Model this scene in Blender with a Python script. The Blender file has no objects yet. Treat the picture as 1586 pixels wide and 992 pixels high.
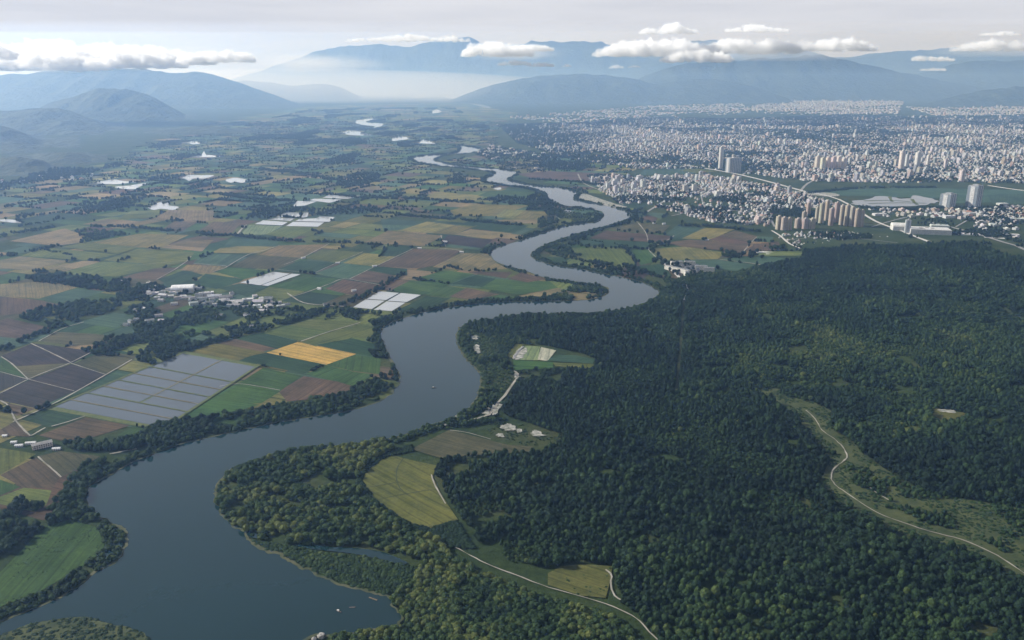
import bpy, bmesh, math, random
import numpy as np
from mathutils import Vector, noise as mnoise

R = math.radians
random.seed(7)
rng = np.random.default_rng(11)
S = bpy.context.scene
COL = S.collection

# ------------------------------------------------------------------ camera, sky, sun, exposure
H = 600.0                      # height of the drone above the plain, metres
F = 1245.0                     # focal length in pixels of the 1586 x 992 photograph
PITCH = math.atan((496 - 122) / F)
CP, SP = math.cos(PITCH), math.sin(PITCH)
SUN_EL, SUN_AZ = R(31), R(-76)   # azimuth from the view axis (+Y), negative = to the west of it

cam = bpy.data.cameras.new('camera')
cam.sensor_width = 36; cam.lens = 36 * F / 1586
cam.clip_start = 1; cam.clip_end = 250000
camo = bpy.data.objects.new('camera', cam); COL.objects.link(camo)
camo.location = (0, 0, H); camo.rotation_euler = (math.pi / 2 - PITCH, 0, 0)
S.camera = camo

world = bpy.data.worlds.new('World'); S.world = world; world.use_nodes = True
wt = world.node_tree; wn = wt.nodes; wl = wt.links
wn.clear()
sky = wn.new('ShaderNodeTexSky'); sky.sky_type = 'NISHITA'; sky.sun_disc = False
sky.sun_elevation = SUN_EL; sky.sun_rotation = SUN_AZ % (2 * math.pi)
sky.altitude = 600; sky.air_density = 1.0; sky.dust_density = 1.6; sky.ozone_density = 1.0
# thin high overcast: pale veil low in the sky, thinning towards the zenith
tc = wn.new('ShaderNodeTexCoord')
sep = wn.new('ShaderNodeSeparateXYZ'); wl.new(tc.outputs['Generated'], sep.inputs[0])
mr = wn.new('ShaderNodeMapRange'); mr.inputs['From Min'].default_value = 0.10; mr.inputs['From Max'].default_value = 0.85
mr.inputs['To Min'].default_value = 1.0; mr.inputs['To Max'].default_value = 0.18
wl.new(sep.outputs['Z'], mr.inputs['Value'])
mp = wn.new('ShaderNodeMapping'); mp.inputs['Scale'].default_value = (2.2, 2.2, 26)
wl.new(tc.outputs['Generated'], mp.inputs['Vector'])
nz = wn.new('ShaderNodeTexNoise'); nz.inputs['Scale'].default_value = 2.0; nz.inputs['Detail'].default_value = 6
nz.inputs['Roughness'].default_value = 0.55
wl.new(mp.outputs[0], nz.inputs['Vector'])
rp = wn.new('ShaderNodeValToRGB')
rp.color_ramp.elements[0].position = 0.3; rp.color_ramp.elements[0].color = (7.9, 8.2, 9.1, 1)
rp.color_ramp.elements[1].position = 0.7; rp.color_ramp.elements[1].color = (9.2, 9.4, 10.1, 1)
wl.new(nz.outputs['Fac'], rp.inputs['Fac'])
mx = wn.new('ShaderNodeMix'); mx.data_type = 'RGBA'
wl.new(mr.outputs[0], mx.inputs['Factor']); wl.new(sky.outputs[0], mx.inputs['A']); wl.new(rp.outputs[0], mx.inputs['B'])
bg = wn.new('ShaderNodeBackground'); bg.inputs['Strength'].default_value = 0.052
wl.new(mx.outputs['Result'], bg.inputs['Color'])
wo = wn.new('ShaderNodeOutputWorld'); wl.new(bg.outputs[0], wo.inputs['Surface'])

sun = bpy.data.lights.new('sun', 'SUN'); sun.energy = 4.3; sun.angle = R(0.5); sun.color = (1.0, 0.985, 0.955)
suno = bpy.data.objects.new('sun', sun); COL.objects.link(suno)
SD = Vector((math.sin(SUN_AZ) * math.cos(SUN_EL), math.cos(SUN_AZ) * math.cos(SUN_EL), math.sin(SUN_EL)))
suno.rotation_euler = (-SD).to_track_quat('-Z', 'Y').to_euler()
suno.location = SD * 3000

S.view_settings.view_transform = 'Standard'; S.view_settings.look = 'None'
S.view_settings.exposure = 0.64; S.view_settings.gamma = 1.0; S.view_settings.use_curve_mapping = False
S.render.engine = 'CYCLES'
S.cycles.max_bounces = 32; S.cycles.volume_bounces = 32; S.cycles.diffuse_bounces = 3
S.cycles.glossy_bounces = 2; S.cycles.transmission_bounces = 3; S.cycles.transparent_max_bounces = 8
S.cycles.use_denoising = True
S.cycles.volume_step_rate = 0.3; S.cycles.volume_max_steps = 256

# ------------------------------------------------------------------ geometry of the view
BUMPS = []                     # (x, y, sigma, height) of the wooded rise, filled below
def gz(x, y):
    x = np.asarray(x, float); y = np.asarray(y, float)
    s = np.zeros(np.broadcast(x, y).shape)
    for bx, by, sg, h in BUMPS:
        s = s + h * np.exp(-((x - bx) ** 2 + (y - by) ** 2) / (2 * sg * sg))
    return np.maximum(0, s - 2.0)

def at(px, py, z=None):
    """the point of the land seen at a pixel of the photograph"""
    vx, vy = (px - 793) / F, -(py - 496) / F
    d = (vx, CP + vy * SP, -SP + vy * CP)
    zz = 0.0 if z is None else z
    for _ in range(1 if (z is not None or not BUMPS) else 8):
        t = (zz - H) / min(d[2], -1e-4)
        x, y = d[0] * t, d[1] * t
        if z is None and BUMPS:
            zz = 0.5 * zz + 0.5 * float(gz(x, y))
    return (x, y)

def proj(x, y, z=0.0):
    x = np.asarray(x, float); y = np.asarray(y, float); dz = np.asarray(z, float) - H
    depth = y * CP - dz * SP
    depth = np.where(depth < 1, 1, depth)
    return 793 + F * x / depth, 496 - F * (y * SP + dz * CP) / depth, depth

def inside(px, py, poly):
    px = np.asarray(px, float); py = np.asarray(py, float)
    q = np.asarray(poly, float); lo, hi = q.min(0), q.max(0)
    box = (px >= lo[0]) & (px <= hi[0]) & (py >= lo[1]) & (py <= hi[1])
    if px.ndim == 0:
        if not box: return False
        x1, y1 = q[:, 0], q[:, 1]; x2, y2 = np.roll(x1, -1), np.roll(y1, -1)
        c = (y1 > py) != (y2 > py)
        return bool(np.count_nonzero(px < (x2[c] - x1[c]) * (py - y1[c]) / (y2[c] - y1[c]) + x1[c]) % 2)
    r = np.zeros(px.shape, bool)
    ii = np.nonzero(box)[0]
    if not len(ii): return r
    X, Y = px[ii], py[ii]; o = np.argsort(Y); X, Y = X[o], Y[o]; rr = np.zeros(len(ii), bool)
    for i in range(len(q)):
        x1, y1 = q[i]; x2, y2 = q[(i + 1) % len(q)]
        if y1 == y2: continue
        k0, k1 = np.searchsorted(Y, (min(y1, y2), max(y1, y2)))
        if k1 > k0: rr[k0:k1] ^= X[k0:k1] < (x2 - x1) * (Y[k0:k1] - y1) / (y2 - y1) + x1
    r[ii[o]] = rr
    return r

def vnoise(x, y, scale, seed=0):
    """smooth value noise, 0..1"""
    x = np.asarray(x, float) / scale; y = np.asarray(y, float) / scale
    xi = np.floor(x).astype(np.int64); yi = np.floor(y).astype(np.int64)
    fx = x - xi; fy = y - yi
    fx = fx * fx * (3 - 2 * fx); fy = fy * fy * (3 - 2 * fy)
    def h(a, b):
        v = (a * 374761393 + b * 668265263 + seed * 974634777) & 0x7fffffff
        v = ((v ^ (v >> 13)) * 1274126177) & 0x7fffffff
        return ((v ^ (v >> 16)) & 0xffff) / 65535.0
    return (h(xi, yi) * (1 - fx) + h(xi + 1, yi) * fx) * (1 - fy) + (h(xi, yi + 1) * (1 - fx) + h(xi + 1, yi + 1) * fx) * fy

def fbm(x, y, scale, seed=0, oct=3):
    s = 0; a = 0.5; t = 0
    for k in range(oct):
        s = s + a * vnoise(x, y, scale / 2 ** k, seed + k); t += a; a *= 0.5
    return s / t

def smooth_line(pts, n=5, closed=False):
    out = []; m = len(pts)
    rngi = range(m if closed else m - 1)
    for i in rngi:
        if closed:
            p0, p1, p2, p3 = pts[i - 1], pts[i], pts[(i + 1) % m], pts[(i + 2) % m]
        else:
            p0, p1, p2, p3 = pts[max(i - 1, 0)], pts[i], pts[i + 1], pts[min(i + 2, m - 1)]
        for k in range(n):
            t = k / n
            out.append(tuple(0.5 * (2 * p1[j] + (p2[j] - p0[j]) * t + (2 * p0[j] - 5 * p1[j] + 4 * p2[j] - p3[j]) * t * t
                                    + (3 * p1[j] - p0[j] - 3 * p2[j] + p3[j]) * t ** 3) for j in (0, 1)))
    if not closed: out.append(tuple(pts[-1]))
    return out

# ------------------------------------------------------------------ object helpers
def mesh_obj(name, verts, faces, mat=None, parent=None, smooth=False):
    me = bpy.data.meshes.new(name)
    me.from_pydata([tuple(v) for v in verts], [], [tuple(f) for f in faces])
    if mat: me.materials.append(mat)
    if smooth:
        me.polygons.foreach_set('use_smooth', [True] * len(me.polygons))
    me.update()
    o = bpy.data.objects.new(name, me); COL.objects.link(o)
    if parent: o.parent = parent
    return o

def struct(o): o['kind'] = 'structure'; return o
def stuff(o, label, cat):
    o['kind'] = 'stuff'; o['label'] = label; o['category'] = cat; return o
def tag(o, label, cat, group=None):
    o['label'] = label; o['category'] = cat
    if group: o['group'] = group
    return o
def empty(name, loc, rz=0.0):
    o = bpy.data.objects.new(name, None); COL.objects.link(o)
    o.location = loc; o.rotation_euler = (0, 0, rz); o.empty_display_size = 1
    return o

# ------------------------------------------------------------------ materials
def new_mat(name):
    m = bpy.data.materials.new(name); m.use_nodes = True
    nt = m.node_tree; nt.nodes.clear()
    out = nt.nodes.new('ShaderNodeOutputMaterial')
    return m, nt, out
def N(nt, t, **kw):
    n = nt.nodes.new(t)
    for k, v in kw.items():
        if k in n.inputs: n.inputs[k].default_value = v
        else: setattr(n, k, v)
    return n
def principled(nt, out, rough=0.8, spec=0.2):
    b = N(nt, 'ShaderNodeBsdfPrincipled'); b.inputs['Roughness'].default_value = rough
    b.inputs['Specular IOR Level'].default_value = spec
    nt.links.new(b.outputs[0], out.inputs['Surface']); return b
def noise_node(nt, scale, detail=4, rough=0.55, coord='Object', mapping=None):
    tcn = N(nt, 'ShaderNodeTexCoord'); src = tcn.outputs[coord]
    if mapping:
        mpn = N(nt, 'ShaderNodeMapping'); mpn.inputs['Scale'].default_value = mapping
        nt.links.new(src, mpn.inputs['Vector']); src = mpn.outputs[0]
    n = N(nt, 'ShaderNodeTexNoise'); n.inputs['Scale'].default_value = scale
    n.inputs['Detail'].default_value = detail; n.inputs['Roughness'].default_value = rough
    nt.links.new(src, n.inputs['Vector']); return n.outputs['Fac']
def ramp(nt, fac, stops):
    r = N(nt, 'ShaderNodeValToRGB'); e = r.color_ramp.elements
    while len(e) > 1: e.remove(e[-1])
    e[0].position = stops[0][0]; e[0].color = (*stops[0][1], 1)
    for p, c in stops[1:]:
        q = e.new(p); q.color = (*c, 1)
    nt.links.new(fac, r.inputs['Fac']); return r.outputs['Color']
def mixc(nt, fac, a, b, blend='MIX'):
    m = N(nt, 'ShaderNodeMix'); m.data_type = 'RGBA'; m.blend_type = blend
    for s, v in (('Factor', fac), ('A', a), ('B', b)):
        if isinstance(v, (int, float)): m.inputs[s].default_value = v
        elif isinstance(v, tuple): m.inputs[s].default_value = (*v, 1)
        else: nt.links.new(v, m.inputs[s])
    return m.outputs['Result']
def mth(nt, op, a, b=None):
    m = N(nt, 'ShaderNodeMath'); m.operation = op
    for i, v in enumerate((a, b)):
        if v is None: continue
        if isinstance(v, (int, float)): m.inputs[i].default_value = v
        else: nt.links.new(v, m.inputs[i])
    return m.outputs[0]
def bump(nt, b, h, strength, dist):
    n = N(nt, 'ShaderNodeBump'); n.inputs['Strength'].default_value = strength; n.inputs['Distance'].default_value = dist
    nt.links.new(h, n.inputs['Height']); nt.links.new(n.outputs[0], b.inputs['Normal'])

def simple_mat(name, c1, c2, scale, rough=0.85, spec=0.15, detail=5, bmp=None):
    m, nt, out = new_mat(name); b = principled(nt, out, rough, spec)
    f = noise_node(nt, scale, detail)
    nt.links.new(ramp(nt, f, [(0.3, c1), (0.7, c2)]), b.inputs['Base Color'])
    if bmp: bump(nt, b, noise_node(nt, bmp[0], 3), 1.0, bmp[1])
    return m

# ground: rough grass and scrub
m, nt, out = new_mat('rough_grass'); M_GROUND = m
b = principled(nt, out, 0.95, 0.05)
c1 = ramp(nt, noise_node(nt, 0.006, 6, 0.6), [(0.3, (0.020, 0.036, 0.015)), (0.5, (0.034, 0.052, 0.019)), (0.7, (0.062, 0.068, 0.029))])
c2 = ramp(nt, noise_node(nt, 0.09, 4, 0.7), [(0.3, (0.55, 0.6, 0.55)), (0.7, (1.25, 1.2, 1.15))])
nt.links.new(mixc(nt, 1.0, c1, c2, 'MULTIPLY'), b.inputs['Base Color'])
bump(nt, b, noise_node(nt, 0.22, 4, 0.7), 1.0, 2.0)

# fields: crop colour comes from the field, rows and patches from noise
m, nt, out = new_mat('crop_field'); M_FIELD = m
b = principled(nt, out, 0.9, 0.08)
ca = N(nt, 'ShaderNodeAttribute'); ca.attribute_name = 'Col'
rows = noise_node(nt, 1.0, 3, 0.6, 'UV', (0.004, 0.11, 1))
fine = noise_node(nt, 1.0, 3, 0.7, 'UV', (0.03, 0.5, 1))
patch = noise_node(nt, 0.012, 6, 0.62)
grain = noise_node(nt, 0.16, 4, 0.75)
k1 = ramp(nt, rows, [(0.32, (0.72, 0.75, 0.75)), (0.68, (1.26, 1.2, 1.15))])
k2 = ramp(nt, patch, [(0.28, (0.55, 0.64, 0.60)), (0.5, (1, 1, 1)), (0.74, (1.38, 1.26, 1.14))])
k3 = ramp(nt, fine, [(0.3, (0.85, 0.86, 0.86)), (0.7, (1.14, 1.13, 1.1))])
k4 = ramp(nt, grain, [(0.3, (0.78, 0.8, 0.8)), (0.72, (1.2, 1.18, 1.15))])
c = mixc(nt, 1.0, ca.outputs['Color'], k1, 'MULTIPLY'); c = mixc(nt, 1.0, c, k2, 'MULTIPLY')
c = mixc(nt, 1.0, c, k3, 'MULTIPLY'); c = mixc(nt, 1.0, c, k4, 'MULTIPLY')
uvn = N(nt, 'ShaderNodeUVMap'); su = N(nt, 'ShaderNodeSeparateXYZ'); nt.links.new(uvn.outputs[0], su.inputs[0])
wob = mth(nt, 'MULTIPLY', noise_node(nt, 0.02, 2), 6.0)
tram = mth(nt, 'LESS_THAN', mth(nt, 'FRACT', mth(nt, 'DIVIDE', mth(nt, 'ADD', su.outputs[1], wob), 16.0)), 0.16)
c = mixc(nt, mth(nt, 'MULTIPLY', tram, 0.55), c, mixc(nt, 1.0, c, (.62, .6, .62), 'MULTIPLY'))
nt.links.new(c, b.inputs['Base Color'])
bump(nt, b, grain, 0.8, 0.8)

def water_mat(name, deep, rough, bscale, bdist):
    m, nt, out = new_mat(name); b = principled(nt, out, rough, 0.5)
    b.inputs['IOR'].default_value = 1.37
    f = noise_node(nt, 0.003, 4)
    nt.links.new(ramp(nt, f, [(0.3, deep), (0.75, tuple(v * 1.35 for v in deep))]), b.inputs['Base Color'])
    bump(nt, b, noise_node(nt, bscale, 3, 0.6), 0.5, bdist)
    rr = N(nt, 'ShaderNodeMapRange'); rr.inputs['To Min'].default_value = rough * 0.6; rr.inputs['To Max'].default_value = rough * 1.5
    nt.links.new(noise_node(nt, 0.004, 3), rr.inputs['Value']); nt.links.new(rr.outputs[0], b.inputs['Roughness'])
    return m
M_RIVER = water_mat('river_water', (0.006, 0.020, 0.022), 0.07, 0.10, 0.10)
M_PADDY = water_mat('flooded_paddy', (0.06, 0.072, 0.08), 0.06, 0.4, 0.03)
M_PALEPADDY = water_mat('glare_paddy', (0.30, 0.31, 0.31), 0.08, 0.4, 0.03)  # sky glare painted as a pale base colour, far river reaches too
M_POND = water_mat('pond_water', (0.32, 0.33, 0.34), 0.08, 0.4, 0.03)  # white glint of sky and sun put into the base colour

M_TRACK = simple_mat('pale_track', (0.13, 0.125, 0.10), (0.36, 0.335, 0.29), 0.03)
M_ASPHALT = simple_mat('worn_road', (0.17, 0.17, 0.165), (0.28, 0.275, 0.26), 0.05)
M_LANE = simple_mat('concrete_road', (0.38, 0.37, 0.35), (0.52, 0.5, 0.47), 0.04)
M_GRAVEL = simple_mat('gravel', (0.05, 0.065, 0.03), (0.42, 0.40, 0.37), 0.13, detail=8)
M_BANK = simple_mat('bank_grass', (0.024, 0.038, 0.015), (0.070, 0.080, 0.030), 0.03, detail=6, bmp=(0.2, 1.0))
M_DYKE = simple_mat('dyke_grass', (0.05, 0.075, 0.025), (0.11, 0.12, 0.04), 0.1, detail=4)
M_MUD = simple_mat('dyke_mud', (0.12, 0.10, 0.07), (0.2, 0.17, 0.1), 0.15)
M_ROCK = simple_mat('rock', (0.2, 0.19, 0.17), (0.38, 0.36, 0.33), 0.3, bmp=(0.6, 0.5))
M_BARK = simple_mat('bark', (0.05, 0.04, 0.03), (0.1, 0.085, 0.065), 1.0)
M_HULL = simple_mat('dark_hull', (0.03, 0.03, 0.03), (0.06, 0.055, 0.05), 1.0, 0.5)
M_DECK = simple_mat('boat_deck', (0.07, 0.06, 0.05), (0.14, 0.12, 0.10), 1.0, 0.6)
M_HILL = simple_mat('wooded_hill', (0.010, 0.020, 0.012), (0.045, 0.058, 0.028), 0.0035, detail=10, bmp=(0.008, 60))
M_TIMBER = simple_mat('timber', (0.10, 0.08, 0.055), (0.18, 0.15, 0.10), 0.6)

# leaves: hue from the tree's own tint
m, nt, out = new_mat('foliage'); M_LEAF = m
ta = N(nt, 'ShaderNodeAttribute'); ta.attribute_name = 'tint'; ta.attribute_type = 'INSTANCER'
f = noise_node(nt, 0.5, 4, 0.7)
t2 = mth(nt, 'ADD', ta.outputs['Fac'], mth(nt, 'MULTIPLY', mth(nt, 'SUBTRACT', f, 0.5), 0.5))
leafc = ramp(nt, t2, [(0.0, (0.006, 0.017, 0.010)), (0.3, (0.015, 0.037, 0.014)), (0.6, (0.040, 0.072, 0.022)), (1.0, (0.125, 0.145, 0.040))])
dif = N(nt, 'ShaderNodeBsdfPrincipled'); dif.inputs['Roughness'].default_value = 0.75; dif.inputs['Specular IOR Level'].default_value = 0.2
trn = N(nt, 'ShaderNodeBsdfTranslucent')
nt.links.new(leafc, dif.inputs['Base Color'])
nt.links.new(mixc(nt, 1.0, leafc, (1.3, 1.4, 0.7), 'MULTIPLY'), trn.inputs['Color'])
ms = N(nt, 'ShaderNodeMixShader'); ms.inputs[0].default_value = 0.22
nt.links.new(dif.outputs[0], ms.inputs[1]); nt.links.new(trn.outputs[0], ms.inputs[2]); nt.links.new(ms.outputs[0], out.inputs['Surface'])

def wall_mat(name, pitch_u=3.4, pitch_v=3.1, glass=(0.04, 0.05, 0.06), frac_u=0.5, frac_v=0.55):
    """plaster with a grid of windows measured in metres of wall"""
    m, nt, out = new_mat(name); b = principled(nt, out, 0.7, 0.3)
    ca = N(nt, 'ShaderNodeAttribute'); ca.attribute_name = 'Col'
    uv = N(nt, 'ShaderNodeUVMap'); sp = N(nt, 'ShaderNodeSeparateXYZ'); nt.links.new(uv.outputs[0], sp.inputs[0])
    fu = mth(nt, 'FRACT', mth(nt, 'DIVIDE', sp.outputs[0], pitch_u)); fv = mth(nt, 'FRACT', mth(nt, 'DIVIDE', sp.outputs[1], pitch_v))
    win = mth(nt, 'MULTIPLY', mth(nt, 'LESS_THAN', fu, frac_u), mth(nt, 'LESS_THAN', fv, frac_v))
    dirt = ramp(nt, noise_node(nt, 0.08, 4), [(0.3, (0.8, 0.8, 0.8)), (0.7, (1.08, 1.07, 1.05))])
    c = mixc(nt, 1.0, ca.outputs['Color'], dirt, 'MULTIPLY')
    nt.links.new(mixc(nt, win, c, glass), b.inputs['Base Color'])
    r = N(nt, 'ShaderNodeMapRange'); r.inputs['To Min'].default_value = 0.8; r.inputs['To Max'].default_value = 0.25
    nt.links.new(win, r.inputs['Value']); nt.links.new(r.outputs[0], b.inputs['Roughness'])
    return m
M_WALL = wall_mat('plaster_wall')
M_TOWER = wall_mat('tower_wall', 4.2, 3.0, (0.07, 0.075, 0.08), 0.42, 0.6)
M_CURTAIN = wall_mat('glass_curtain_wall', 1.6, 3.6, (0.09, 0.12, 0.15), 0.75, 0.7)
m, nt, out = new_mat('roofing'); M_ROOF = m
b = principled(nt, out, 0.8, 0.2)
ca = N(nt, 'ShaderNodeAttribute'); ca.attribute_name = 'Col'
d = ramp(nt, noise_node(nt, 0.15, 4, 0.7), [(0.3, (0.65, 0.65, 0.66)), (0.7, (1.15, 1.13, 1.1))])
nt.links.new(mixc(nt, 1.0, ca.outputs['Color'], d, 'MULTIPLY'), b.inputs['Base Color'])

# ------------------------------------------------------------------ traced outlines, in pixels of the photograph
LEFT = [(-160, 1012), (-60, 985), (0, 965), (60, 943), (110, 917), (150, 888), (183, 870), (192, 852), (197, 835), (192, 822), (165, 808), (140, 790), (131, 770), (145, 750),
        (175, 735), (215, 714), (275, 692), (330, 678), (400, 662), (470, 649), (540, 638), (590, 622), (612, 604), (619, 590), (610, 565),
        (597, 540), (590, 517), (600, 504), (640, 489), (690, 478), (760, 470), (830, 468), (890, 467), (930, 462), (943, 452), (932, 443),
        (880, 436), (840, 430), (810, 419), (785, 413), (765, 404), (760, 393), (770, 385), (800, 375), (840, 362), (880, 350), (920, 345),
        (935, 336), (930, 328), (900, 322), (870, 318), (850, 311), (846, 300), (820, 292), (780, 287), (752, 281), (758, 275), (766, 270),
        (765, 267), (720, 261), (680, 257), (650, 252), (640, 246), (652, 242), (700, 238.5), (711, 235), (715, 229), (704, 226), (715, 226), (740, 230)]
RIGHT = [(745, 233), (735, 236), (712, 239), (688, 241), (675, 245), (672, 249), (690, 254), (715, 258), (755, 261), (785, 264.5), (800, 269), (785, 278),
         (800, 283), (835, 289.5), (870, 292), (893, 300), (888, 306), (893, 311), (930, 318), (965, 326), (978, 335), (958, 346), (920, 356), (870, 371), (835, 385), (822, 396),
         (835, 405), (860, 412), (900, 418), (950, 428), (990, 437), (1016, 448), (1020, 457), (1000, 470), (960, 481), (920, 486), (850, 487),
         (800, 489), (750, 496), (720, 503), (708, 516), (708, 532), (720, 555), (738, 573), (745, 590), (740, 610), (730, 630), (700, 649),
         (660, 662), (620, 677), (580, 685), (520, 692), (450, 699), (400, 713), (362, 726), (340, 746), (334, 766), (340, 790), (355, 811),
         (375, 826), (385, 836), (400, 851), (440, 866), (470, 883), (500, 896), (540, 911), (575, 920), (600, 926), (612, 945), (627, 962),
         (600, 972), (560, 981), (510, 985), (470, 994), (440, 1025), (420, 1060)]
P_ISLAND = [(-40, 1000), (0, 987), (50, 969), (110, 959), (145, 959), (160, 966), (215, 979), (233, 994), (250, 1030), (250, 1070), (-60, 1070)]
P_FOREST = [(722, 506), (800, 493), (900, 490), (965, 485), (1005, 473), (1026, 458), (1040, 436), (1060, 430), (1082, 426), (1140, 425), (1180, 412),
            (1242, 402), (1252, 390), (1330, 382), (1440, 380), (1510, 379), (1560, 398), (1640, 410), (1850, 420), (1850, 1080), (1050, 1080), (1020, 992), (985, 955), (962, 935), (955, 900), (948, 876),
            (900, 872), (850, 880), (790, 872), (742, 853), (735, 825), (712, 802), (690, 765), (675, 735), (685, 714), (740, 706), (825, 705), (870, 690),
            (868, 672), (800, 652), (778, 640), (790, 612), (805, 585), (800, 576), (780, 560), (765, 525)]
P_RIVERWOOD = [(712, 512), (765, 500), (800, 493), (830, 495), (800, 520), (780, 560), (800, 576), (795, 600), (770, 640), (790, 655), (868, 672), (868, 692),
               (760, 655), (700, 664), (655, 672), (700, 651), (732, 632), (742, 612), (748, 590), (740, 571), (722, 553), (712, 530)]
P_PENWOOD = [(338, 788), (336, 766), (345, 746), (365, 730), (402, 716), (455, 702), (520, 695), (590, 688), (610, 696), (575, 716), (556, 738), (552, 756), (566, 776), (598, 797),
             (640, 822), (690, 850), (700, 868), (660, 872), (620, 858), (560, 846), (500, 847), (440, 842), (395, 834), (358, 812)]
P_STRIP = [(606, 699), (640, 690), (640, 700), (600, 708), (574, 724), (560, 741), (566, 757), (580, 775), (600, 791), (636, 812), (664, 820), (706, 808), (735, 850),
           (700, 850), (640, 820), (598, 796), (566, 776), (552, 756), (556, 738), (575, 716)]
P_REEDS = [(388, 838), (420, 842), (470, 850), (500, 857), (560, 862), (612, 874), (650, 880), (640, 905), (600, 924), (575, 917), (540, 908), (500, 893), (470, 879), (440, 863), (402, 849)]
P_LOWER = [(632, 966), (604, 930), (640, 905), (652, 880), (700, 855), (740, 870), (800, 900), (860, 925), (920, 942), (975, 972), (990, 1000), (1000, 1080), (430, 1080), (445, 1030), (475, 997), (515, 988), (565, 984)]
P_CORRIDOR = [(1160, 604), (1200, 602), (1255, 622), (1288, 638), (1292, 668), (1325, 690), (1340, 708), (1372, 728), (1402, 748), (1450, 768), (1505, 775), (1600, 792), (1680, 800), (1680, 930),
              (1586, 905), (1530, 870), (1450, 842), (1365, 819), (1292, 786), (1268, 748), (1285, 714), (1255, 680), (1234, 652), (1190, 620)]
P_CLEAR = [[(784, 553), (800, 533), (840, 535), (900, 548), (925, 558), (918, 575), (860, 573), (796, 577)], [(850, 890), (870, 879), (900, 876), (947, 879), (944, 900), (937, 927), (897, 923), (850, 907)],
           [(1435, 640), (1450, 634), (1480, 638), (1505, 643), (1480, 655), (1450, 656)], [(1380, 668), (1420, 660), (1430, 668), (1400, 674)],
           [(1375, 492), (1420, 488), (1440, 494), (1400, 500)], [(735, 662), (800, 650), (868, 674), (866, 690), (800, 690)]]
RIDE = [(1059, 462), (1057, 500), (1052, 560), (1047, 610)]

for px, py, sg, h in ((1490, 418, 300, 44), (1350, 425, 180, 20), (1700, 440, 350, 40), (1420, 520, 150, 14), (1180, 470, 120, 10), (1560, 600, 130, 14),
                      (1000, 590, 70, 8), (1120, 720, 80, 10), (1500, 690, 90, 14), (950, 780, 55, 8), (1300, 880, 70, 10), (1550, 950, 60, 8), (1250, 560, 90, 10)):
    x, y = at(px, py, 0.0); BUMPS.append((x, y, sg, h))

# ------------------------------------------------------------------ land
xs = np.unique(np.concatenate([np.linspace(-65000, -5000, 30), np.arange(-5000, -200, 400), np.arange(-200, 3000, 30), np.arange(3000, 6000, 400), np.linspace(6000, 65000, 30)]))
ys = np.unique(np.concatenate([np.linspace(-8000, 400, 10), np.arange(400, 3400, 30), np.arange(3400, 6000, 300), np.linspace(6000, 68000, 40)]))
GX, GY = np.meshgrid(xs, ys)
GZ = gz(GX, GY)
nx, ny = len(xs), len(ys)
idx = np.arange(nx * ny).reshape(ny, nx)
quads = np.stack([idx[:-1, :-1], idx[:-1, 1:], idx[1:, 1:], idx[1:, :-1]], -1).reshape(-1, 4)
struct(mesh_obj('ground', np.stack([GX, GY, GZ], -1).reshape(-1, 3), quads.tolist(), M_GROUND, smooth=True))

def sheet(name, pts, z, mat, px=True, follow=False):
    """a flat sheet lying on the land, outline given in pixels or metres"""
    w = [at(*p) for p in pts] if px else pts
    v = [(x, y, z + (float(gz(x, y)) if follow else 0)) for x, y in w]
    o = mesh_obj(name, v, [list(range(len(v)))], mat)
    if o.data.polygons[0].normal.z < 0: o.data.flip_normals()
    return o

def bank_line(pts, amp):
    out = []
    for i, (px, py) in enumerate(smooth_line(pts, 8)):
        x, y = at(px, py, 0.0)
        k = amp
        out.append((x + k * (mnoise.noise((x * .06, y * .06, 0)) + .6 * mnoise.noise((x * .17, y * .17, 3))),
                    y + k * (mnoise.noise((x * .06, y * .06, 7)) + .6 * mnoise.noise((x * .17, y * .17, 9)))))
    return out
LB, RB = bank_line(LEFT, 5), bank_line(RIGHT, 5)
river_xy = LB + RB + [at(300, 1120, 0.0), at(-160, 1120, 0.0)]
struct(sheet('river', river_xy, 1.5, M_RIVER, px=False))
M_SHORE = simple_mat('shore', (0.030, 0.042, 0.018), (0.095, 0.095, 0.052), 0.05, detail=7)
for line in (LB, RB):
    vs, fs = [], []
    for i, (x, y) in enumerate(line):
        a, b_ = line[max(i - 1, 0)], line[min(i + 1, len(line) - 1)]
        dx, dy = b_[0] - a[0], b_[1] - a[1]; l = math.hypot(dx, dy) or 1
        ow = 3.5 + 4.5 * mnoise.noise((x * .02, y * .02, 11)); ow = max(1.5, ow); iw = 1.2 + 1.2 * mnoise.noise((x * .08, y * .08, 3))
        vs += [(x - dy / l * ow, y + dx / l * ow, 1.75), (x + dy / l * iw, y - dx / l * iw, 1.7)]
        if i: fs.append((2 * i - 2, 2 * i - 1, 2 * i + 1, 2 * i))
    o = mesh_obj('riverbank', vs, fs, M_SHORE)
    if o.data.polygons[0].normal.z < 0: o.data.flip_normals()
    struct(o)
RIVER_PX = np.array([[float(c) for c in proj(x, y)[:2]] for x, y in river_xy])
WATER = []
isl = bank_line(P_ISLAND + [P_ISLAND[0]], 3)
struct(sheet('river_island', isl[:-1], 2.2, M_BANK, px=False))
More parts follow.
